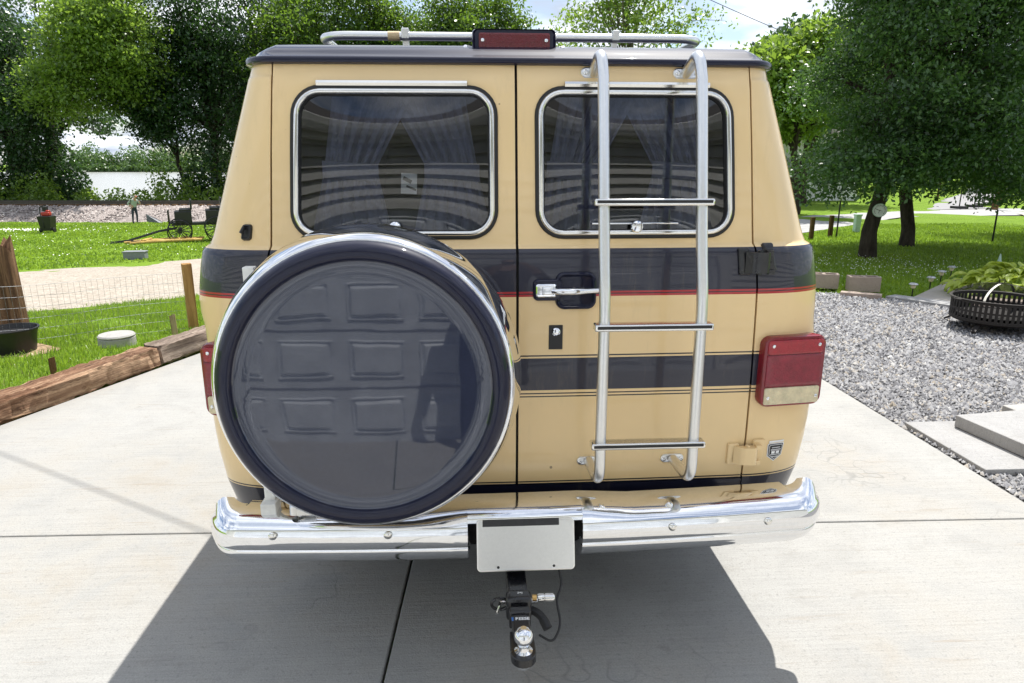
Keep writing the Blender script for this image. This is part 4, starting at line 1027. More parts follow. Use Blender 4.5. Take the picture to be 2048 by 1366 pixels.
# lighter tree between the van and the maples, and trees beyond the street
def simple_tree(px, py, z0, z1, rx, n, lab, seed, mat, size, nm='street_tree', grp='trees beyond the street', rad=.2, ncl=16, bk='bark', per=26, twig=None):
    r_ = np.random.default_rng(seed); cl = blob_clumps(px, py, z0, z1, rx, rx, ncl, r_)
    tree(nm, lab, (px, py, gz(px, py)), rad, cl, n, size, mat, bk, grp, seed, None, twig or rx*.13, per)
simple_tree(11.5, 22.4, 1.9, 6.9, 2.3, 24000, 'bright green tree showing between the van and the maples', 51, 'leaf_light', .22)
simple_tree(15.2, 29.5, 1.6, 8.5, 3.6, 20000, 'dark tree shading the white house by the street', 52, 'leaf_dark', .26, rad=.35)
k = 60
for (x, y, z0, z1, rx, lab) in ((21, 41, 1.0, 10, 5, 'leafy tree beyond the street behind the maple trunks'), (27, 50, 1, 11, 5.5, 'tall tree beyond the street left of the side street'), (37, 46, .5, 11, 5.5, 'tree beyond the street right of the side street'),
                                (44, 58, .5, 12, 6, 'tree at the end of the side street'), (48, 44, .5, 10, 5.5, 'tree beyond the side street at the far right'), (33, 62, 1, 13, 7, 'tall hazy tree closing the side street')):
    simple_tree(x, y, z0, z1, rx, 9000, lab, k, 'leaf_far' if k % 2 else 'leaf_mid', .42); k += 1
# the wood along the river, left and behind the van
r6 = np.random.default_rng(77)
def river_tree(a, D, z0, z1, rx, n, lab, seed, mat='leaf_mid', size=.28, rad=.6, ncl=20, per=36, twig=None, bk='bark', da=0.0):
    p = W(a, D); c = W(a+da, D-(2 if da > 3 else 1)); r_ = np.random.default_rng(seed); cl = blob_clumps(c[0], c[1], z0, z1, rx, rx*.8, ncl, r_, (.22, .40))
    tree('river_tree', lab, (p[0], p[1], gz(p[0], p[1])), rad, cl, n, size, mat, bk, 'trees along the river', seed, W(a+da*.3, D, z0*.4+z1*.6), twig or .70, per, True, .2)
RT = [(-46.5, 60, -1, 18, 7, 22000, 'dark tree at the left edge of the photo above the railway', 0), (-40.5, 57.5, 1.0, 19, 6, 24000, 'thick trunked tree left of the river gap', -1.5),
      (-38.2, 57, 3.4, 19, 6.4, 44000, 'sunlit tree arching over the river gap', 7.2), (-24.5, 59, 0.0, 19, 5.6, 26000, 'tree standing right of the river gap behind the carriage', -.8),
      (-20.5, 62, 0.0, 22, 6, 22000, 'dark tree close to the left side of the van roof', 0), (-16.0, 59, 2, 20, 5.8, 20000, 'tree over the left end of the van roof', 0),
      (-10.5, 61, 3, 19.5, 5.8, 20000, 'rounded tree above the left rear window', 0), (-4.6, 62, 3, 20, 5.6, 20000, 'lower tree left of the roof brake light', 0), (-.9, 63, 3, 18.0, 4.8, 16000, 'low tree behind the roof brake light', 0)]
for i, r_ in enumerate(RT): river_tree(*r_[:7], 100+i, ('leaf_light' if i == 2 else 'leaf_mid') if i in (2, 5, 6, 7, 8) else 'leaf_dark', da=r_[7])  # sunlit and shaded crowns set apart by painted leaf colour
for i, (a, D, z0, z1, rx) in enumerate(((-52, 66, -2, 21, 7.5), (-44, 68, -2, 22, 7.5), (-26.2, 70, -3, 19, 5.0), (-20.5, 69, -3, 20, 5.5), (-13, 68, 0, 18, 6), (-6, 70, 0, 17, 6))):
    river_tree(a, D, z0, z1, rx, 9000, ('tree in the second row at the far left edge', 'tree in the second row behind the left edge tree', 'tree in the second row just right of the river gap', 'tree in the second row behind the carriage', 'tree in the second row behind the left rear window tree', 'tree in the second row left of the brake light')[i], 140+i, 'leaf_dark', .42)
river_tree(-26.5, 57.5, 2.2, 10.2, 3.9, 11000, 'drooping branches hanging into the river gap from its right side', 131, 'leaf_dark', .28, .25, 14, 30, .6, 'bark', -2.6)
river_tree(-40.0, 56, 0.5, 11, 4.2, 13000, 'dark low branches hanging into the river gap from its left side', 132, 'leaf_dark', .28, .3, 14, 30, .6, 'bark', 1.5)
river_tree(8.2, 52, 6.0, 18.5, 7.4, 8600, 'thin leaved tree with bare branches above the ladder', 120, 'leaf_light', .27, .30, 30, 16, .5, 'bark_light')
river_tree(3.0, 60, 2, 12.6, 5, 9000, 'low tree showing under the thin leaved tree', 121, 'leaf_mid')
river_tree(11.5, 60, 2, 11.0, 5, 7000, 'low tree behind the right end of the roof rack', 122, 'leaf_mid')
# undergrowth on the river bank, the wood on the far bank
def bush(name, lab, pts, radii, n, size, mat, cat='bushes', kind='stuff'):
    C = []
    for (p, a) in zip(pts, radii):
        k = max(20, int(n/len(pts))); d = rng.normal(0, 1, (k, 3)); d /= np.linalg.norm(d, axis=1)[:, None]; d[:, 2] = np.abs(d[:, 2]); C.append(np.array(p) + d*(rng.random(k)**.4)[:, None]*np.array(a))
    C = np.concatenate(C); V, F = leaf_cloud(C, size*rng.uniform(.6, 1.4, len(C))); o = np_obj(name, V, F, M_[mat]); o['kind'] = kind; tag(o, lab, cat); return o
pts = []; rad = []
for a in np.arange(-52, -8, .9):
    for D in (52.5, 55.5): p = W(a+rng.normal(0, .4), D+rng.normal(0, .5)); h = (1.05 if -31.5 < a*50/D < -25.5 else rng.uniform(1.2, 3.6)); pts.append((p[0], p[1], gz(p[0], p[1])+.1)); rad.append((1.1, 1.1, h+(1.2 if D > 54 else .3)))
bush('riverbank_undergrowth', 'sunlit weeds and brush between the railway and the river', pts, rad, 42000, .26, 'leaf_light')  # sunlight on the weeds is put into the paler leaf colour
pts = []; rad = []
for a in (-48, -45, -43, -41, -39, -37.5, -36, -35, -34, -33, -24.5, -23, -21.5, -20, -18): p = W(a*1.06, 55.2+rng.uniform(0, 2)); pts.append((p[0], p[1], gz(p[0], p[1]))); rad.append((1.7, 1.5, rng.uniform(3.5, 7)))
bush('shade_thicket', 'dark thicket beneath the river trees on both sides of the gap', pts, rad, 26000, .30, 'leaf_dark')
pts = []; rad = []
for i in range(190):
    a = -470 + i*2.1 + rng.normal(0, 2); D = 652 + rng.uniform(0, 60); p = W(a, D); h = rng.uniform(13, 27) if D > 667 else rng.uniform(5, 10); pts.append((p[0], p[1], max(gz(p[0], p[1]), -4.8)-.5)); rad.append((h*.35, h*.35, h))
for i in range(120):
    p = W(-400 + i*2.6 + rng.normal(0, 1), 645 + rng.uniform(0, 7)); pts.append((p[0], p[1], -5.2)); rad.append((3.4, 3.4, rng.uniform(4, 8)))
bush('far_bank_wood', 'hazy green wood on the far bank of the river', pts, rad, 62000, 2.4, 'leaf_far', 'wood')
pts = []; rad = []
for i in range(60): p = W(18 + i*1.6 + rng.normal(0, .5), 84 + rng.normal(0, 4)); pts.append((p[0], p[1], 0)); rad.append((2.8, 2.8, rng.uniform(6, 12)))
bush('far_wood', 'distant wood closing the view beyond the street', pts, rad, 22000, .7, 'leaf_far', 'wood')

# ---- grass
def blades(name, lab, xy, h, wd, mat, kind='stuff', z=None):
    n = len(xy); zb = hgt(xy[:, 0], xy[:, 1]) if z is None else z; a = rng.uniform(0, 2*np.pi, n); b_ = rng.uniform(0, 2*np.pi, n); ln = rng.uniform(.1, .8, n)*h
    s_ = np.stack([np.cos(a)*wd/2, np.sin(a)*wd/2, np.zeros(n)], 1); B = np.column_stack([xy, zb-.005]); m = B + np.stack([np.cos(b_)*ln*.35, np.sin(b_)*ln*.35, h*.62], 1); tip = B + np.stack([np.cos(b_)*ln, np.sin(b_)*ln, h*rng.uniform(.75, 1, n)], 1)
    V = np.stack([B - s_, B + s_, m + s_*.8, tip, m - s_*.8], 1).reshape(-1, 3); F = np.array([(0, 1, 2, 4), ])
    i = np.arange(n)*5
    Fq = np.stack([i, i+1, i+2, i+4], 1); Ft = np.stack([i+4, i+2, i+3, i+3], 1)
    Fa = np.concatenate([np.stack([i, i+1, i+2], 1), np.stack([i, i+2, i+4], 1), np.stack([i+4, i+2, i+3], 1)])
    o = np_obj(name, V, Fa, M_[mat]); o['kind'] = kind; tag(o, lab, 'grass'); return o
n = 150000; xy = np.column_stack([rng.uniform(-9.5, -1.9, n), rng.uniform(.6, 10.5, n)]); td = tdist(xy[:, 0], xy[:, 1])
near = np.interp(xy[:, 1], [1, 4.7, 7.23, 9.8, 13], [-9, -7.3, -6.15, -4.98, -3.6]); D_ = np.hypot(xy[:, 0]-CAM[0], xy[:, 1]-CAM[1])
patch = np.sin(xy[:, 0]*2.1+1)*np.sin(xy[:, 1]*1.7+.6) + .5*np.sin(xy[:, 0]*5+xy[:, 1]*4)
keep = (td > .19) & (xy[:, 0] > near+.05+rng.normal(0, .12, n)) & (rng.random(n) < np.where(patch > .85, .25, 1))
keep &= ~((np.hypot(xy[:, 0]+3.53, xy[:, 1]-4.29) < .20) | (np.hypot(xy[:, 0]+4.25, xy[:, 1]-3.92) < .30) )
xy = xy[keep]; h = rng.uniform(.03, .085, len(xy))*(1+.35*np.sin(xy[:, 0]*3)*np.sin(xy[:, 1]*2.3))
blades('lawn_grass', 'thick green grass behind the timbers', xy, h, rng.uniform(.004, .009, len(xy)), 'grass_blade')
n = 6000; i = rng.integers(0, len(xy), n); blades('dry_grass', 'dry straw coloured blades in the grass behind the timbers', xy[i]+rng.normal(0, .03, (n, 2)), rng.uniform(.02, .06, n), rng.uniform(.003, .006, n), 'grass_straw')
n = 96000; xy = np.column_stack([rng.uniform(3.2, 16, n), rng.uniform(5.6, 18, n)]); PTH = [(5.57, 6.28), (5.90, 5.88), (7.64, 7.38), (7.30, 7.86)]
keep = ~inside(GB, xy[:, 0], xy[:, 1]) & ~inside(PTH, xy[:, 0], xy[:, 1]) & (xy[:, 1] < np.interp(xy[:, 0], [7, 8.76, 11.7, 14.6, 19.6], [14, 15.6, 18.2, 20.8, 21.5])-.15) & (rng.random(n) < .95)
xy = xy[keep]; blades('shade_lawn_grass', 'mown grass around the two maples', xy, rng.uniform(.03, .07, len(xy)), rng.uniform(.010, .02, len(xy)), 'grass_blade')
n = 60000; a = rng.uniform(-34, -6, n); D_ = rng.uniform(18, 44, n); P = np.array([W(i, j)[:2] for i, j in zip(a, D_)]); farx = np.interp(P[:, 1], [2, 9.8, 16.5, 21.2, 26, 33], [-22, -16.5, -12.1, -9, -6, -2])
P = P[(P[:, 0] < farx-.1)]; blades('far_lawn_grass', 'bright mown grass between the gravel road and the railway', P, rng.uniform(.05, .11, len(P)), rng.uniform(.03, .06, len(P)), 'grass_blade')
def clover(name, lab, xy, s_):
    n = len(xy); z = hgt(xy[:, 0], xy[:, 1]) + .07; c = np.column_stack([xy, z]); base = np.array([(1,0,0),(0,1,0),(-1,0,0),(0,-1,0),(0,0,1.0)]); V = (c[:, None] + base[None]*s_[:, None, None]).reshape(-1, 3)
    F0 = np.array([(0,1,4),(1,2,4),(2,3,4),(3,0,4)]); F = (F0[None] + (np.arange(n)*5)[:, None, None]).reshape(-1, 3); o = np_obj(name, V, F, M_['clover_white']); o['kind'] = 'stuff'; tag(o, lab, 'flowers')
n = 560; NB = 170; a = np.concatenate([rng.normal(-27.5, 2.0, NB), rng.uniform(-30, -9, n-NB)]); D_ = np.concatenate([rng.normal(37.5, .45, NB), rng.uniform(23, 41, n-NB)]); P = np.array([W(i, j)[:2] for i, j in zip(a, D_)]); cl_ = np.sin(P[:, 0]*.9)*np.sin(P[:, 1]*1.1) > -.2
cl_[:NB] = True; P = P[cl_]; clover('clover_blossom', 'white clover blossom dotted over the far lawn', P, np.concatenate([np.full(NB, .038), rng.uniform(.014, .03, len(P)-NB)]))
xy = np.column_stack([rng.normal(6.8, 1.0, 420), rng.normal(9.2, .8, 420)]); xy = xy[~inside(GB, xy[:, 0], xy[:, 1]) & ~inside(PTH, xy[:, 0], xy[:, 1])]; clover('shade_clover', 'white clover blossom in the shade of the maples', xy, rng.uniform(.006, .011, len(xy)))
# ================================================================ OBJECTS
def at_loc(o, p): o.location = p; return o
# ---- fire pit
fx, fy = 5.46, 4.66
fp = thing('fire_pit', (fx, fy, 0), 'round black slotted steel fire pit with a mesh lid on the gravel', 'fire pit')
def ringband(b, r0, z0, z1, th_=.004, n=64): b.lathe([(r0, z0), (r0+.003, z0), (r0+.003, z1), (r0, z1), (r0-th_, z1), (r0-th_, z0), (r0, z0)], (fx, fy, 0), (0, 0, 1), n)
RB = .43
b = MB(); ringband(b, RB, .300, .325); ringband(b, RB, .205, .225); ringband(b, RB, .105, .135)
b.build('bowl_band', M_['fire_steel'], fp)
for zc0, zc1 in ((.225, .300), (.135, .205)):
    b = MB()
    for i in range(56):
        a = 2*math.pi*i/56; b.box((fx + RB*math.cos(a), fy + RB*math.sin(a), (zc0+zc1)/2), (.004, .028, zc1-zc0), 0, Matrix.Rotation(a, 3, 'Z'))
    b.build('slat_row', M_['fire_steel'], fp, False)['kind'] = 'stuff'
b = MB(); b.lathe([(RB-.004, .12), (RB-.02, .09), (.30, .062), (0, .055)], (fx, fy, 0), (0, 0, 1), 48); b.lathe([(RB-.05, .16), (.25, .14), (0, .135)], (fx, fy, 0), (0, 0, 1), 32); b.build('pan', M_['fire_steel'], fp)
b = MB(); b.lathe([(RB, .325), (RB+.022, .327), (RB+.024, .333), (RB+.0, .335), (RB-.01, .33)], (fx, fy, 0), (0, 0, 1), 64)
b.tube([Vector((fx + (RB+.02) + .035*math.cos(t), fy + .05*math.sin(t), .325)) for t in np.linspace(-1.6, 1.6, 9)], .006, 8); b.tube([Vector((fx - (RB+.02) - .035*math.cos(t), fy + .05*math.sin(t), .325)) for t in np.linspace(-1.6, 1.6, 9)], .006, 8)
b.build('rim', M_['fire_steel'], fp)
dome = [(RB-.005, .336), (.40, .372), (.34, .412), (.25, .447), (.14, .470), (.05, .478), (0, .479)]
b = MB(); b.lathe(dome, (fx, fy, 0), (0, 0, 1), 48); ml = b.build('mesh_lid', M_['mesh_lid'], fp)
for k, a in enumerate((.6, 2.17, 3.74, 5.31)):
    b = MB(); P = []
    for r_, z in dome[:-1]:
        c, s_ = math.cos(a), math.sin(a); P.append([(fx + r_*c - s_*w_, fy + r_*s_ + c*w_, z+.004) for w_ in (-.011, .011)])
    b.grid(P); b.build('lid_strap', M_['pale_ash'] if k == 2 else M_['fire_steel'], ml)
b = MB(); b.lathe([(0, .478), (.02, .478), (.02, .486), (0, .49)], (fx, fy, 0), (0, 0, 1), 12); b.tube([(fx-.03, fy, .486), (fx-.03, fy, .52), (fx+.03, fy, .52), (fx+.03, fy, .486)], .005, 6); b.build('lid_handle', M_['fire_steel'], ml)
for a in (-2.6, -1.0, .55, 2.1):
    c, s_ = math.cos(a), math.sin(a); p0 = Vector((fx + .30*c, fy + .30*s_, .13)); p1 = Vector((fx + .50*c, fy + .50*s_, .004)); sd_ = Vector((-s_, c, 0))*.024; up = Vector((0, 0, .022))
    b = MB(); b.add([p0-sd_, p0+sd_, p1+sd_, p1-sd_, p0-sd_+up, p0+sd_+up, p1+sd_+up, p1-sd_+up], [(0,3,2,1),(4,5,6,7),(0,1,5,4),(1,2,6,5),(2,3,7,6),(3,0,4,7)]); b.build('leg', M_['fire_steel'], fp, False)
# ---- hosta clump
hx, hy = 7.05, 6.35
ho = thing('hosta_plant', (hx, hy, 0), 'yellow green hosta clump behind the fire pit', 'plant')
LEAF = []
for v_ in range(3):
    P = []
    for i in range(7):
        t = i/6; wd = .085*math.sin(math.pi*min(1, t**.75*.97+.03))**.8; y = t*.30; z = .10*math.sin(t*2.2) - (.06+.03*v_)*t*t
        P.append([(-wd, y, z+.018), (-wd*.5, y, z+.002), (0, y, z-.006), (wd*.5, y, z+.002), (wd, y, z+.018)])
    b = MB(); b.grid(P); me = bpy.data.meshes.new('leaf'); me.from_pydata(b.v, [], b.f); me.materials.append(M_['leaf_hosta']); me.polygons.foreach_set('use_smooth', [True]*len(b.f)); LEAF.append(me)
for i in range(230):
    q = math.sqrt(random.random()); a = random.uniform(0, 2*math.pi); r_ = q*.62; z = .38*(1-q**2*.75) + random.uniform(-.05, .04)
    o = bpy.data.objects.new('leaf', LEAF[i % 3]); COL.objects.link(o); o.parent = ho; o.location = (r_*math.cos(a)*1.25, r_*math.sin(a)*.9, z)
    o.rotation_euler = (R(random.uniform(-30, 12) - 18*q), R(random.uniform(-15, 15)), a - math.pi/2 + random.uniform(-.5, .5)); s_ = random.uniform(.5, .85); o.scale = (s_, s_, s_)
for i in range(14):
    a = i*.45; b = MB(); b.tube([(hx + .1*math.cos(a), hy + .1*math.sin(a), 0), (hx + .38*math.cos(a), hy + .30*math.sin(a), .27)], .006, 5); b.build('stem', M_['leaf_hosta'], ho)
# raised bed edge beside the hosta
flat('bed_edging', [(6.02, 5.78), (6.12, 5.92), (8.3, 4.75), (8.2, 4.6)], -.02, .10, M_['block_concrete'], 'tan brick edging along the hosta bed behind the fire pit', 'edging')
# ---- solar path lights
def lamp(x, y, lab, s_=1.0):
    t = thing('path_light', (x, y, gz(x, y)), lab, 'lamp', 'solar lights along the path'); z0 = gz(x, y)
    b = MB(); b.lathe([(0, 0), (.008, 0), (.008, .12*s_), (0, .12*s_)], (x, y, z0), (0, 0, 1), 8); b.build('stake', M_['dark_steel'], t)
    b = MB(); b.lathe([(.020, .115), (.030, .125), (.034, .165), (.028, .17)], (x, y, z0), (0, 0, 1), 14); b.build('lens', M_['clear_lens'], t)
    b = MB(); b.lathe([(.030, .168), (.058, .170), (.060, .178), (.040, .192), (.012, .197), (0, .197)], (x, y, z0), (0, 0, 1), 18); b.build('cap', M_['solar'], t)
lamp(5.80, 6.60, 'solar path light nearest the fire pit'); lamp(6.40, 7.12, 'second solar path light from the gravel'); lamp(6.93, 7.66, 'third solar path light from the gravel'); lamp(7.40, 8.10, 'farthest solar path light beside the shaded path')
# ---- thermometer on the maple
tx = Vector((7.47, 10.36, .88)); dr = (Vector(CAM) - tx); dr.z = 0; dr.normalize(); tx = tx + dr*.03
th = thing('thermometer', tx, 'round white dial thermometer hanging on the nearest maple trunk', 'thermometer')
b = MB(); b.lathe([(0, -.02), (.118, -.02), (.125, -.01), (.125, .006), (.118, .012), (.112, .006)], tx, dr, 32); b.build('case', M_['pale_green'], th)
b = MB(); b.lathe([(.113, .005), (.05, .0062), (0, .0064)], tx, dr, 32); b.build('dial', M_['clock_face'], th)
rt = dr.cross(Vector((0, 0, 1))).normalized(); up = Vector((0, 0, 1))
b = MB()
for i in range(21):
    a = R(-130 + 13*i); d = rt*math.sin(a) + up*math.cos(a); b.tube([tx + dr*.009 + d*.082, tx + dr*.009 + d*.098], .0028 if i % 2 else .0045, 5)
d = rt*math.sin(R(70)) + up*math.cos(R(70)); b.tube([tx + dr*.011 - d*.03, tx + dr*.011 + d*.085], .0045, 6); d = rt*math.sin(R(160)) + up*math.cos(R(160)); b.tube([tx + dr*.010, tx + dr*.010 + d*.06], .0035, 5)
b.build('needle', M_['sticker_black'], th)
# ---- posts and small things on the right
def post(name, x, y, w_, h, mat, lab, cat='post', grp=None, tilt=0, cap=None, dx=0):
    z0 = gz(x, y); t = thing(name, (x, y, z0), lab, cat, grp)
    b = MB(); b.box((x, y, z0+h/2-.1), (w_, w_, h+.2)); b.build('shaft', mat, t, False, bevel=min(.01, w_*.15))
    t.rotation_euler = (tilt, dx, 0); return t
post('wooden_post', 8.04, 13.99, .09, .52, M_['brown_post'], 'short brown post nearest the van on the right lawn', grp='short posts by the street'); post('wooden_post', 8.81, 14.56, .09, .52, M_['brown_post'], 'short brown post beside the thin sign stake', grp='short posts by the street')
t = post('marker_stake', 8.92, 14.45, .03, .98, M_['dark_steel'], 'thin dark stake with a small pale plate beside the short posts', 'stake')
b = MB(); b.box((8.92, 14.44, gz(8.92, 14.45)+.94), (.075, .02, .10)); b.build('plate', M_['far_white'], t, False, bevel=.004)
t = thing('utility_pedestal', (10.05, 15.56, gz(10.05, 15.56)), 'pale green utility pedestal on the lawn behind the maples', 'pedestal'); b = MB(); z0 = gz(10.05, 15.56); b.box((10.05, 15.56, z0+.17), (.14, .14, .54)); b.build('case', M_['pale_green'], t, False, bevel=.01); b = MB(); b.box((10.05, 15.56, z0+.455), (.17, .17, .05)); b.build('lid', M_['pale_green'], t, False, bevel=.015)
t = thing('utility_pedestal', (13.2, 18.3, gz(13.2, 18.3)), 'small pale utility pedestal farther off near the street', 'pedestal'); b = MB(); z0 = gz(13.2, 18.3); b.box((13.2, 18.3, z0+.2), (.13, .13, .6)); b.build('case', M_['pale_green'], t, False, bevel=.01); b = MB(); b.box((13.2, 18.3, z0+.52), (.16, .16, .05)); b.build('lid', M_['pale_green'], t, False, bevel=.015)
t = thing('fence_stake', (11.84, 12.98, gz(11.84, 12.98)), 'thin dark steel stake standing in the sunlit lawn at right', 'stake'); b = MB(); z0 = gz(11.84, 12.98); b.box((11.84, 12.98, z0+.32), (.028, .02, .86)); b.box((11.84, 12.965, z0+.32), (.008, .025, .86)); b.build('shaft', M_['dark_steel'], t, False)
t = thing('marker_cone', (9.05, 9.2, gz(9.05, 9.2)), 'small pale pointed marker at the right edge of the lawn', 'marker'); b = MB(); b.lathe([(.05, 0), (.045, .02), (.012, .22), (0, .24)], (9.05, 9.2, gz(9.05, 9.2)), (0, 0, 1), 12); b.build('cone', M_['pale_green'], t)
def upole(x, y, h, lab, lean=0, r_=.13):
    z0 = gz(x, y); t = thing('utility_pole', (x, y, z0), lab, 'utility pole', 'poles along the street'); b = MB(); b.tube([(x, y, z0-.2), (x+lean*.5, y, z0+h*.5), (x+lean, y, z0+h)], [r_*1.1, r_, r_*.8], 10); b.build('shaft', M_['brown_post'], t)
upole(20.5, 24.2, 1.9, 'leaning weathered post beside the street corner', .45, .12); upole(26.8, 28.2, 2.6, 'thick leaning pole before the side street', .9, .17); upole(35.5, 39, 3.0, 'slim pole beyond the side street', .3, .10)
for i, (x, y) in enumerate(((19.6, 24.9), (20.9, 25.8), (22.0, 26.7), (23.0, 27.6))):
    z0 = gz(x, y); t = thing('sign_stand', (x, y, z0), 'thin dark stand, ' + ('leftmost', 'second from left', 'third from left', 'rightmost')[i] + ' of the row at the side street', 'stand', 'row of thin stands'); b = MB(); b.tube([(x, y, z0), (x, y, z0+1.0)], .022, 6); b.build('shaft', M_['dark_steel'], t); b = MB(); b.box((x, y, z0+.06), (.5, .4, .12)); b.build('foot', M_['black_rubber'], t, False)
t = thing('mailbox', (23.2, 31.5, gz(23.2, 31.5)), 'dark mailbox on a post beside the side street', 'mailbox'); z0 = gz(23.2, 31.5); b = MB(); b.tube([(23.2, 31.5, z0), (23.2, 31.5, z0+1.1)], .05, 8); b.build('shaft', M_['brown_post'], t); b = MB(); b.box((23.2, 31.5, z0+1.25), (.7, .3, .32)); b.build('box', M_['dark_steel'], t, False, bevel=.08)
hs = thing('white_house', (15.5, 34, gz(15.5, 34)), 'white clapboard house half hidden behind the trees by the street', 'house'); z0 = gz(15.5, 34)
b = MB()
for i in range(16): b.box((15.5, 34 + .01*(i % 2), z0+.1+.2*i), (7, 5, .195))
b.build('wall', M_['far_white'], hs, False); b = MB(); b.add([(11.7, 31.2, z0+3.2), (19.3, 31.2, z0+3.2), (19.3, 34, z0+5), (11.7, 34, z0+5), (11.7, 36.8, z0+3.2), (19.3, 36.8, z0+3.2)], [(0,1,2,3), (3,2,5,4), (0,3,4), (1,5,2)]); b.build('roof', M_['roof_shingle'], hs, False)
for x in (13.4, 15.6, 17.6):
    b = MB(); b.box((x, 31.48, z0+1.5), (1.0, .06, 1.3)); wf = b.build('window', M_['soffit_white'], hs, False); b = MB(); b.box((x, 31.44, z0+1.5), (.84, .04, 1.14)); b.build('pane', M_['tinted_glass'], wf, False)
t = thing('propane_tank', (11.9, 26.4, gz(11.9, 26.4)), 'rounded white tank on the grass beyond the street beside the van', 'tank'); z0 = gz(11.9, 26.4); b = MB(); b.lathe([(0, -.9), (.22, -.86), (.36, -.7), (.38, -.5), (.38, .5), (.36, .7), (.22, .86), (0, .9)], (11.9, 26.4, z0+.62), (1, .2, 0), 20); b.build('shell', M_['far_white'], t); b = MB(); b.box((11.5, 26.3, z0+.15), (.12, .5, .3)); b.box((12.3, 26.5, z0+.15), (.12, .5, .3)); b.build('foot', M_['dark_steel'], t, False)
b = MB(); P = []
for i in range(12):
    P.append([(44 + i*.9, 44 + j*.8, gz(44, 44) + 1.1*math.exp(-((i-5.5)/3)**2-((j-3)/2)**2) + rng.normal(0, .06)) for j in range(7)])
b.grid(P); o = b.build('dirt_mound', M_['hill_dirt']); tag(o, 'low reddish dirt mound far off at the right', 'mound')
# overhead cables
def cable(lab, p0, p1, sag, r_):
    p0, p1 = Vector(p0), Vector(p1); b = MB(); pts = []
    for i in range(25):
        t = i/24; p = p0.lerp(p1, t); p.z -= sag*4*t*(1-t); pts.append(p)
    b.tube(pts, r_, 6); o = b.build('overhead_cable', M_['black_rubber']); tag(o, lab, 'cable', 'overhead cables')
cable('lower overhead cable crossing the sky right of the roof rack', W(-2, 26, 11.2), W(24, 42, 6.2), .5, .014); cable('upper overhead cable in the sky at the top of the photo', W(-1, 26, 12.9), W(24, 38, 8.4), .5, .014)
cable('service cable above the driveway whose shadow crosses the slabs at left', (-9.3, 9.2, 6.0), (1.6, 1.65, 4.6), .2, .007)

# ---- left: fence, stump, pot, lid, stakes
sx, sy = -4.58, 4.36; z0 = gz(sx, sy)
b = MB(); n = 22; rows = []
for i in range(9):
    t = i/8; rows.append([(sx + (.205-.025*t)*math.cos(2*math.pi*j/n)*(1+.05*math.sin(j*3.1)), sy + (.205-.025*t)*math.sin(2*math.pi*j/n)*(1+.05*math.cos(j*2.3)), z0 - .1 + t*(.98 + (.16*abs(math.sin(j*1.7))*(1 if j % 3 else .3) if i == 8 else 0))) for j in range(n)])
b.grid([[rows[i][j] for i in range(9)] for j in range(n)], 0, False, True); b.add([(sx, sy, z0+.78)] + rows[8], [(0, 1+j, 1+(j+1) % n) for j in range(n)])
o = b.build('broken_stump', M_['stump_wood'], None, angle=60); tag(o, 'broken brown tree stump with a splintered top at the left edge', 'stump')
px_, py_ = -4.28, 3.98; z0 = gz(px_, py_); b = MB(); b.lathe([(0, .01), (.17, .01), (.20, .20), (.215, .235), (.222, .235), (.222, .245), (.205, .245), (.19, .20), (0, .19)], (px_, py_, z0-.02), (0, 0, 1), 28); o = b.build('plant_pot', M_['black_plastic']); tag(o, 'black plastic pot standing before the stump inside the wire fence', 'pot')
b = MB(); P = [(px_ + (.36+.05*math.sin(3*t))*math.cos(t), py_ - .05 + (.30+.04*math.cos(4*t))*math.sin(t), gz(px_, py_)+.012) for t in np.linspace(0, 2*math.pi, 30)[:-1]]; b.add(P, [tuple(range(29))]); o = b.build('bare_soil', M_['bare_soil'], None, False); o['kind'] = 'structure'
lx, ly_ = -3.53, 4.29; z0 = gz(lx, ly_); t = thing('well_lid', (lx, ly_, z0), 'round concrete riser with a pale lid in the grass', 'lid'); b = MB(); b.lathe([(.165, -.05), (.16, .075), (.15, .085), (0, .085)], (lx, ly_, z0), (0, 0, 1), 32); b.build('riser', M_['old_concrete'], t); b = MB(); b.lathe([(.158, .086), (.162, .095), (.150, .108), (.05, .114), (0, .114)], (lx, ly_, z0), (0, 0, 1), 32); b.build('cover', M_['old_concrete'], t)
def stake(x, y, h, w_, mat, lab, rz=0, lean=0):
    z0 = gz(x, y); b = MB(); b.add([(-w_/2, -.012, -.1), (w_/2, -.012, -.1), (w_/2, .012, -.1), (-w_/2, .012, -.1), (-w_/2, -.012, h*.93), (w_/2, -.012, h), (w_/2, .012, h*.98), (-w_/2, .012, h*.9)], [(3,2,1,0),(4,5,6,7),(0,1,5,4),(1,2,6,5),(2,3,7,6),(3,0,4,7)])
    o = b.build('wooden_stake', mat, None, False, bevel=.002); o.location = (x, y, z0); o.rotation_euler = (0, lean, rz); tag(o, lab, 'stake', 'small wooden stakes in the grass')
stake(-3.40, 3.06, .16, .045, M_['brown_post'], 'short dark stake behind the long red brown timber', .5); stake(-3.20, 4.78, .24, .055, M_['stake_wood'], 'pale wooden stake before the fence post', .3, -.03)
p = thing('fence_post', (-3.22, 5.30, gz(-3.22, 5.30)), 'square orange brown wooden fence post beside the van', 'post'); z0 = gz(-3.22, 5.30); b = MB(); b.box((-3.22, 5.30, z0+.30), (.095, .095, .86), 0, Matrix.Rotation(.5, 3, 'Z')); b.build('shaft', M_['post_wood'], p, False, bevel=.006)
f0, f1 = np.array([-5.05, 3.15]), np.array([-3.27, 5.26]); L = np.linalg.norm(f1-f0)
wf = thing('wire_fence', (f0[0], f0[1], gz(*f0)), 'welded wire mesh fence between the stump and the wooden post', 'fence')
b = MB(); nv = int(L/.052)
def fz(t): return (1-t)*(gz(*f0)) + t*gz(*f1) + .012*math.sin(t*9)
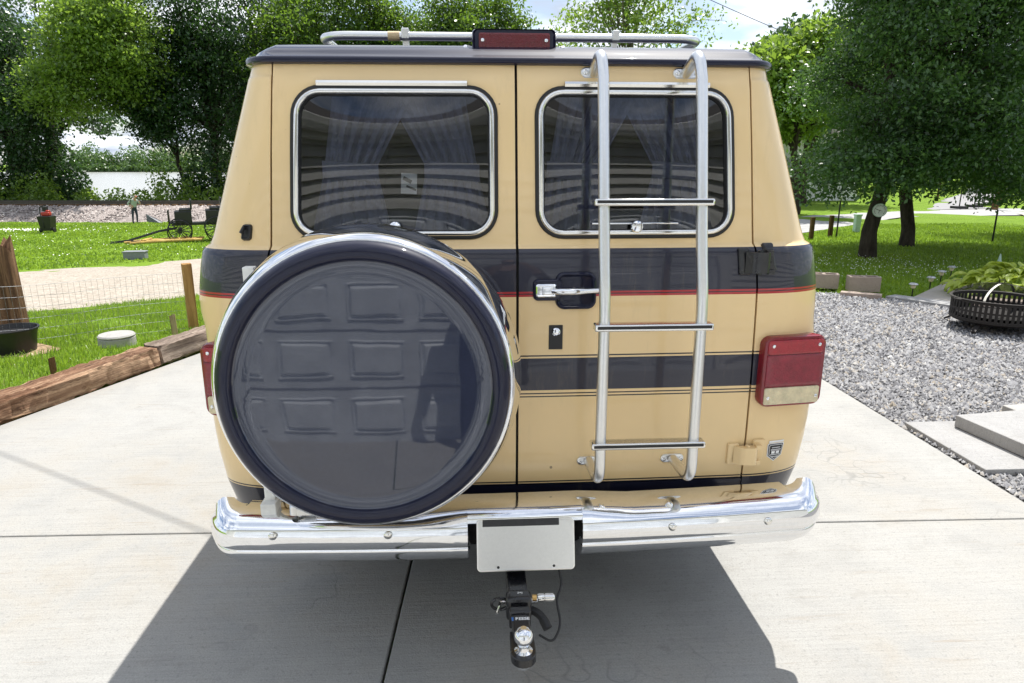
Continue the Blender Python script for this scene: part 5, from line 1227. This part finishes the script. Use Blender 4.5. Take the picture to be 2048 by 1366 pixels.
def fpnt(t, h): p = f0 + (f1-f0)*t; q = .012*math.sin(t*14+h*3); return (p[0]+q, p[1]-q, fz(t) + h)
for i in range(nv+1): b.tube([fpnt(i/nv, h) for h in (0.0, .2, .4, .62)], .0011, 4, caps=False)
b.build('upright_wires', M_['wire'], wf)['kind'] = 'stuff'
for h in (.02, .12, .22, .32, .42, .52, .62):
    b = MB(); b.tube([fpnt(t, h) for t in np.linspace(0, 1, 24)], .0016, 5); b.build('line_wire', M_['wire'], wf)
# ---- far left: box, bin, carriage
b = MB(); z0 = gz(-11.2, 20.9); b.box((0, 0, .11), (.66, .34, .28)); b.box((0, 0, .262), (.70, .38, .03)); o = b.build('utility_box', M_['grey_box'], None, False, bevel=.01); o.location = (-11.2, 20.9, z0); o.rotation_euler.z = .1; tag(o, 'low grey utility box beside the gravel road', 'box')
bx, by = -22.56, 35.65; z0 = gz(bx, by); t = thing('rolling_bin', (bx, by, z0), 'black wheeled bin carrying a red machine on the far lawn', 'bin')
b = MB(); r0 = [(-.30, -.28), (.30, -.28), (.30, .28), (-.30, .28)]; b.add([(bx+x*.85, by+y*.85, z0+.1) for x, y in r0] + [(bx+x*1.12, by+y*1.1, z0+.86) for x, y in r0], [(3,2,1,0),(0,1,5,4),(1,2,6,5),(2,3,7,6),(3,0,4,7),(4,5,6,7)]); b.build('tub', M_['black_plastic'], t, False, bevel=.02)
for s_ in (-1, 1): b = MB(); b.lathe([(0, -.04), (.12, -.04), (.13, 0), (.12, .04), (0, .04)], (bx+s_*.34, by-.05, z0+.13), (1, 0, 0), 16); b.build('wheel', M_['black_rubber'], t)
b = MB(); b.tube(fillet([(bx-.36, by+.1, z0+.8), (bx-.36, by+.15, z0+1.32), (bx+.05, by+.15, z0+1.42), (bx+.05, by+.1, z0+.9)], .1), .026, 8); b.build('handle', M_['dark_steel'], t)
b = MB(); b.box((bx+.02, by, z0+.97), (.42, .3, .2)); b.box((bx+.12, by, z0+1.10), (.2, .2, .12)); b.build('machine', M_['red_plastic'], t, True, bevel=.05); b = MB(); b.box((bx-.02, by, z0+1.22), (.18, .18, .24)); b.box((bx-.05, by-.28, z0+.5), (.05, .03, .5)); b.build('engine', M_['dark_steel'], t, True, bevel=.03)
def spoke_wheel(c, r_, axl, par, n=14):
    c = Vector(c); ax_ = Vector(axl).normalized(); u = ax_.cross(Vector((0, 0, 1))).normalized(); v = ax_.cross(u)
    b = MB(); b.tube([c + (u*math.cos(a) + v*math.sin(a))*r_ for a in np.linspace(0, 2*math.pi, 33)[:-1]], .028, 6, closed=True); wh = b.build('wheel', M_['carriage_black'], par)
    for i in range(n):
        a = 2*math.pi*i/n; d = u*math.cos(a) + v*math.sin(a); b = MB(); b.tube([c + d*.07, c + d*r_], .016, 5); b.build('spoke', M_['carriage_black'], wh)
    b = MB(); b.lathe([(0, -.1), (.06, -.1), (.085, -.03), (.085, .03), (.06, .1), (0, .1)], c, ax_, 12); b.build('hub', M_['carriage_black'], wh)
cgx, cgy = -12.75, 30.3; z0 = gz(cgx, cgy); cg = thing('horse_carriage', (cgx, cgy, z0), 'black open horse carriage with spoked wheels parked on the far lawn', 'carriage')
fw = Vector((-.93, -.36, 0)).normalized(); sdv = Vector((-.36, .93, 0)).normalized(); C0 = Vector((cgx, cgy, z0))
def cp(f, s_, h): return C0 + fw*f + sdv*s_ + Vector((0, 0, h))
for f, s_, r_ in ((.75, -.72, .50), (.75, .72, .50), (-.85, -.72, .56), (-.85, .72, .56)): spoke_wheel(cp(f, s_, r_), r_, sdv, cg)
rm = Matrix((fw, sdv, Vector((0, 0, 1)))).transposed()
b = MB(); b.tube([cp(.75, -.72, .5), cp(.75, .72, .5)], .03, 6); b.tube([cp(-.85, -.72, .56), cp(-.85, .72, .56)], .03, 6); b.box(cp(-.05, 0, .80), (2.2, .85, .10), 0, rm); b.build('undercarriage', M_['carriage_black'], cg, False)
b = MB(); b.box(cp(.55, 0, 1.10), (.70, 1.05, .56), 0, rm); b.box(cp(-.75, 0, 1.12), (.72, 1.1, .60), 0, rm); b.box(cp(1.15, 0, 1.12), (.06, .95, .62), 0, rm); b.build('body', M_['carriage_black'], cg, True, bevel=.04)
for f, h in ((.45, 1.42), (-.82, 1.48)):
    b = MB(); b.box(cp(f, 0, h), (.5, 1.0, .12), 0, rm); b.box(cp(f-.26, 0, h+.26), (.08, 1.05, .46), 0, rm); b.build('seat', M_['carriage_black'], cg, True, bevel=.04)
for s_ in (-.34, .34):
    b = MB(); b.tube([cp(.85, s_, .62), cp(1.6, s_, .50), cp(2.9, s_*.9, .12), cp(3.6, s_*.8, .06)], .03, 6); b.build('shaft', M_['carriage_black'], cg)
b = MB(); b.tube([cp(1.9, -.36, .44), cp(1.9, .36, .44)], .03, 6); b.build('crossbar', M_['carriage_black'], cg)
ys = thing('wagon_shafts', (-13.9, 28.9, gz(-13.9, 28.9)), 'pair of yellow wooden wagon shafts lying on the grass before the carriage', 'wagon shafts')
z0 = gz(-13.9, 28.9)
for dx, dy in ((0, 0), (.15, .55), (.35, -.25)):
    b = MB(); b.tube([(-15.1+dx, 28.2+dy, z0+.12), (-13.9+dx, 28.9+dy, z0+.14), (-12.6+dx, 29.6+dy, z0+.13)], [.045, .06, .05], 8); b.build('pole', M_['yellow_wood'], ys)
for t in (.25, .75):
    b = MB(); q = Vector((-15.1+2.5*t, 28.2+1.4*t, z0+.2)); b.tube([q + Vector((.1, -.3, 0)), q + Vector((.1, .6, 0))], .04, 8); b.build('crossbar', M_['yellow_wood'], ys)
b = MB(); b.box((-14.6, 28.2, z0+.12), (.35, .16, .16)); b.build('iron_fitting', M_['dark_steel'], ys, False, bevel=.02)
# ---- people
def person(loc, rz, joints, edges, zones, label, head, cap=None, scale=1.0, hands=()):
    """one skinned body; zones(z, name) gives the clothing"""
    t = thing('person', loc, label, 'person'); t.rotation_euler.z = rz
    names = list(joints); me = bpy.data.meshes.new('body'); me.from_pydata([joints[n][0] for n in names], [(names.index(a), names.index(b)) for a, b in edges], [])
    o = bpy.data.objects.new('body', me); COL.objects.link(o)
    sk = o.modifiers.new('skin', 'SKIN'); sk.use_smooth_shade = True
    for n, sv in zip(names, me.skin_vertices[0].data):
        r_ = joints[n][1]; sv.radius = r_ if hasattr(r_, '__len__') else (r_, r_); sv.use_root = n == 'pelvis'
    sb = o.modifiers.new('sub', 'SUBSURF'); sb.levels = 2; sb.render_levels = 2
    dg = bpy.context.evaluated_depsgraph_get(); m2 = bpy.data.meshes.new_from_object(o.evaluated_get(dg)); bpy.data.objects.remove(o)
    ml_ = ['skin', zones['top'], zones['legs'], 'black_rubber', 'hair']
    for m in ml_: m2.materials.append(M_[m])
    jp = {n: Vector(joints[n][0]) for n in names}
    for p_ in m2.polygons:
        c = p_.center; n = min(names, key=lambda k: (jp[k]-c).length)
        p_.material_index = 3 if n.startswith('toe') or n.startswith('ankle') and c.z < .07 else 2 if n.startswith(('knee', 'hip', 'pelvis', 'ankle')) else 1 if n.startswith(('chest', 'waist', 'sho', 'elb')) else 0
        p_.use_smooth = True
    body_ = bpy.data.objects.new('body', m2); COL.objects.link(body_); body_.parent = t
    # head with nose, ears and hair
    hp = Vector(head[0]); hr = head[1]; b = MB(); rows = []
    for i in range(13):
        a = math.pi*i/12; rows.append([hp + Vector((hr*.78*math.sin(a)*math.cos(u)*(1-.18*(1-math.cos(a))*.5), hr*.95*math.sin(a)*math.sin(u), hr*1.22*math.cos(a))) for u in np.linspace(0, 2*math.pi, 21)[:-1]])
    b.grid([[rows[i][j] for i in range(13)] for j in range(20)], 0, False, True)
    b.lathe([(.0, .03), (.012, .012), (.018, -.01)], hp + Vector((0, -hr*.92, -.01)), (0, -1, 0), 8)
    for s_ in (-1, 1): b.lathe([(.012, -.01), (.02, .0), (.012, .012)], hp + Vector((s_*hr*.76, .005, -.005)), (s_, 0, 0), 8)
    for s_ in (-1, 1): b.lathe([(.011, 0), (.006, .006), (0, .007)], hp + Vector((s_*.032, -hr*.86, .018)), (0, -1, 0), 8, 1)
    b.tube([hp + Vector((-.025, -hr*.86, -.055)), hp + Vector((.025, -hr*.86, -.055))], .006, 6, 1)
    hd = b.build('head', [M_['skin'], M_['hair']], None); hd.parent = t; hd.rotation_euler.x = 0
    b = MB()
    if cap:
        rows = [[hp + Vector((hr*.86*math.sin(a)*math.cos(u), hr*1.02*math.sin(a)*math.sin(u), hr*1.28*math.cos(a))) for u in np.linspace(0, 2*math.pi, 21)[:-1]] for a in np.linspace(0, 1.45, 7)]
        b.grid([[rows[i][j] for i in range(7)] for j in range(20)], 0, False, True); c_ = b.build('cap', M_[cap[0]], None); c_.parent = t
        b = MB(); b.grid([[hp + Vector((u*hr*.75, -hr*.85 - v*.10*math.cos(u*1.2), hr*.28 - v*.02 - .02*u*u)) for u in np.linspace(-1, 1, 9)] for v in (0, .5, 1)]); c2 = b.build('cap_peak', M_[cap[1]], None); c2.parent = c_
    else:
        rows = [[hp + Vector((hr*.84*math.sin(a)*math.cos(u), .012 + hr*1.0*math.sin(a)*math.sin(u), hr*1.30*math.cos(a))) for u in np.linspace(0, 2*math.pi, 21)[:-1]] for a in np.linspace(0, 1.3, 7)]
        b.grid([[rows[i][j] for i in range(7)] for j in range(20)], 0, False, True); c_ = b.build('hair', M_['hair'], None); c_.parent = t
    for (w_, d, th_) in hands:                      # palm, four fingers, thumb
        w_, d, th_ = Vector(w_), Vector(d).normalized(), Vector(th_).normalized(); nrm = d.cross(th_).normalized(); b = MB()
        b.tube([w_, w_ + d*.045, w_ + d*.085], [.022, .032, .028], 8)
        for k, ln in enumerate((.062, .072, .068, .052)):
            o_ = w_ + d*.08 + th_*(.026-.0175*k); b.tube([o_, o_ + d*ln*.5 + nrm*.008, o_ + d*ln*.85 + nrm*.028], [.0085, .008, .0065], 6)
        b.tube([w_ + d*.02 + th_*.02, w_ + d*.045 + th_*.045, w_ + d*.08 + th_*.05 + nrm*.015], [.011, .010, .007], 6); h_ = b.build('hand', M_['skin'], None); h_.parent = t
    return t
BE = [('pelvis', 'waist'), ('waist', 'chest'), ('chest', 'neck'), ('neck', 'skull'), ('chest', 'shoL'), ('shoL', 'elbL'), ('elbL', 'wriL'), ('chest', 'shoR'), ('shoR', 'elbR'), ('elbR', 'wriR'), ('pelvis', 'hipL'), ('hipL', 'kneeL'), ('kneeL', 'ankleL'), ('ankleL', 'toeL'), ('pelvis', 'hipR'), ('hipR', 'kneeR'), ('kneeR', 'ankleR'), ('ankleR', 'toeR')]
man = dict(pelvis=((0, .0, .96), (.15, .11)), waist=((0, -.03, 1.12), (.15, .11)), chest=((0, -.10, 1.36), (.17, .12)), neck=((0, -.17, 1.52), .055), skull=((0, -.22, 1.60), .07),
           shoL=((.19, -.11, 1.44), .065), elbL=((.30, -.20, 1.20), .048), wriL=((.17, -.40, 1.30), .032), shoR=((-.19, -.11, 1.44), .065), elbR=((-.36, .05, 1.25), .048), wriR=((-.24, -.06, 1.02), .032),
           hipL=((.10, 0, .90), .095), kneeL=((.12, -.05, .50), .065), ankleL=((.13, .02, .09), .045), toeL=((.14, -.14, .04), .04), hipR=((-.10, 0, .90), .095), kneeR=((-.12, .02, .50), .065), ankleR=((-.14, .06, .09), .045), toeR=((-.15, -.10, .04), .04))
mx_, my_ = -21.28, 42.56
person((mx_, my_, gz(mx_, my_)), R(62), man, BE, dict(top='shirt_grey', legs='jeans'), 'person in a grey shirt, dark jeans and cap stooping on the far lawn', ((0, -.27, 1.66), .095), ('cap_tan', 'cap_red'), hands=[((.17, -.40, 1.30), (-.6, -.3, .5), (0, 0, 1)), ((-.24, -.06, 1.02), (.3, -.2, -1), (0, -1, 0))])
b = MB(); q = Vector((-20.3, 42.9, gz(-20.3, 42.9))); b.add([q + Vector(v) for v in ((-.45, 0, .55), (.5, .1, .02), (.45, -.25, .02), (-.35, -.2, .10), (-.45, 0, .58), (.5, .1, .05))], [(0, 1, 2, 3), (4, 5, 1, 0), (0, 3, 2)]); o = b.build('dustpan', M_['grey_box'], None, False); tag(o, 'dark angled scoop standing on the grass beside the person', 'scoop')
pho = dict(pelvis=((0, .0, .96), (.15, .11)), waist=((0, 0, 1.14), (.15, .11)), chest=((0, 0, 1.38), (.18, .12)), neck=((0, -.02, 1.54), .055), skull=((0, -.03, 1.62), .07),
           shoL=((.20, 0, 1.46), .068), elbL=((.27, -.17, 1.26), .05), wriL=((.11, -.36, 1.50), .032), shoR=((-.20, 0, 1.46), .068), elbR=((-.27, -.17, 1.26), .05), wriR=((-.11, -.36, 1.50), .032),
           hipL=((.10, 0, .90), .098), kneeL=((.12, -.02, .50), .066), ankleL=((.13, .03, .09), .045), toeL=((.15, -.13, .04), .04), hipR=((-.10, 0, .90), .098), kneeR=((-.12, -.02, .50), .066), ankleR=((-.13, .03, .09), .045), toeR=((-.15, -.13, .04), .04))
person((.10, -2.75, 0), R(180)-YAW, pho, BE, dict(top='dark_shirt', legs='jeans'), 'person in dark clothes taking the picture, seen mirrored in the wheel cover', ((0, -.05, 1.70), .098), hands=[((.11, -.36, 1.50), (-.25, -.35, 1), (-1, 0, .3)), ((-.11, -.36, 1.50), (.25, -.35, 1), (1, 0, .3))])
b = MB(); b.box((.10, -2.315, 1.63), (.155, .009, .075)); o = b.build('phone', M_['black_plastic'], None, False, bevel=.006); tag(o, 'phone held up by the person taking the picture', 'phone')
# ================================================================ THE GARAGE BEHIND THE CAMERA (mirrored in glass, paint and chrome)
GY = -3.10
ga = thing('garage', (0, GY, 0), 'pale lap sided garage with a white panelled door, mirrored in the van windows', 'garage')
b = MB(); sp_ = .12
def board(x0, x1, z): b.add([(x0, GY+.040, z), (x1, GY+.040, z), (x1, GY+.006, z+sp_), (x0, GY+.006, z+sp_), (x0, GY-.01, z), (x1, GY-.01, z)], [(0, 1, 2, 3), (4, 5, 1, 0)])
DX0, DX1, DZ = -2.9, 1.98, 1.99
for i in range(24):
    z = i*sp_
    if z < DZ: board(-6.5, DX0-.12, z); board(DX1+.12, 6.2, z)
    else: board(-6.5, 6.2, z)
b.build('siding', M_['siding_white'], ga, False)
b = MB(); b.box((0, GY-.2, 1.40), (12.7, .36, 2.80)); b.box((-6.4, GY-3, 1.40), (.2, 6, 2.80)); b.box((6.1, GY-3, 1.40), (.2, 6, 2.80)); b.build('wall', M_['siding_white'], ga, False)
gd = MB(); gd.box(((DX0+DX1)/2, GY-.005, DZ/2), (DX1-DX0, .03, DZ)); door = gd.build('garage_door', M_['door_white'], ga, False)
nc = 8; pw_ = (DX1-DX0)/nc; ph_ = DZ/4
for r_ in range(4):
    for c in range(nc):
        cx, cz = DX0 + pw_*(c+.5), ph_*(r_+.5)
        def Mg(a, z): return Vector((a, GY+.012, z)), Vector((0, 1, 0))
        b = MB(); pad(b, Mg, cx, cz, pw_/2-.065, ph_/2-.085, .004, [(0, 0), (.008, .012), (.016, .012), (.024, -.004), (.055, .022), (.06, .022)], 2); b.f = [f[::-1] for f in b.f]; b.build('panel', M_['door_white'], door, False)
    if r_: b = MB(); b.box(((DX0+DX1)/2, GY+.012, ph_*r_), (DX1-DX0, .006, .014)); b.build('section_seam', M_['grey_box'], door, False)
b = MB()
for x in (DX0-.06, DX1+.06): b.box((x, GY+.02, DZ/2), (.12, .06, DZ))
b.box(((DX0+DX1)/2, GY+.02, DZ+.04), (DX1-DX0+.24, .06, .08)); b.build('door_trim', M_['soffit_white'], ga, False)
EZ, EY = 2.82, GY+.07
b = MB(); b.box((-.15, (GY+EY)/2, EZ-.01), (13.4, EY-GY, .02)); b.build('soffit', M_['soffit_white'], ga, False)
b = MB(); b.box((-.15, EY+.01, EZ+.07), (13.4, .02, .18)); b.build('fascia', M_['soffit_white'], ga, False)
b = MB(); gp = [(0, .06), (.02, .0), (.09, 0), (.11, .05), (.12, .11), (.11, .12), (.10, .11)]
b.grid([[(x, EY+.02+u, EZ+.04+v) for u, v in gp] for x in (-6.85, 0, 6.55)]); b.build('gutter', M_['soffit_white'], ga, False)
b = MB(); b.add([(-6.9, EY+.08, EZ+.15), (6.6, EY+.08, EZ+.15), (6.6, GY-3, EZ+1.5), (-6.9, GY-3, EZ+1.5), (6.6, GY-6.5, EZ+.15), (-6.9, GY-6.5, EZ+.15)], [(0, 1, 2, 3), (3, 2, 4, 5)]); b.build('roof', M_['roof_shingle'], ga, False)
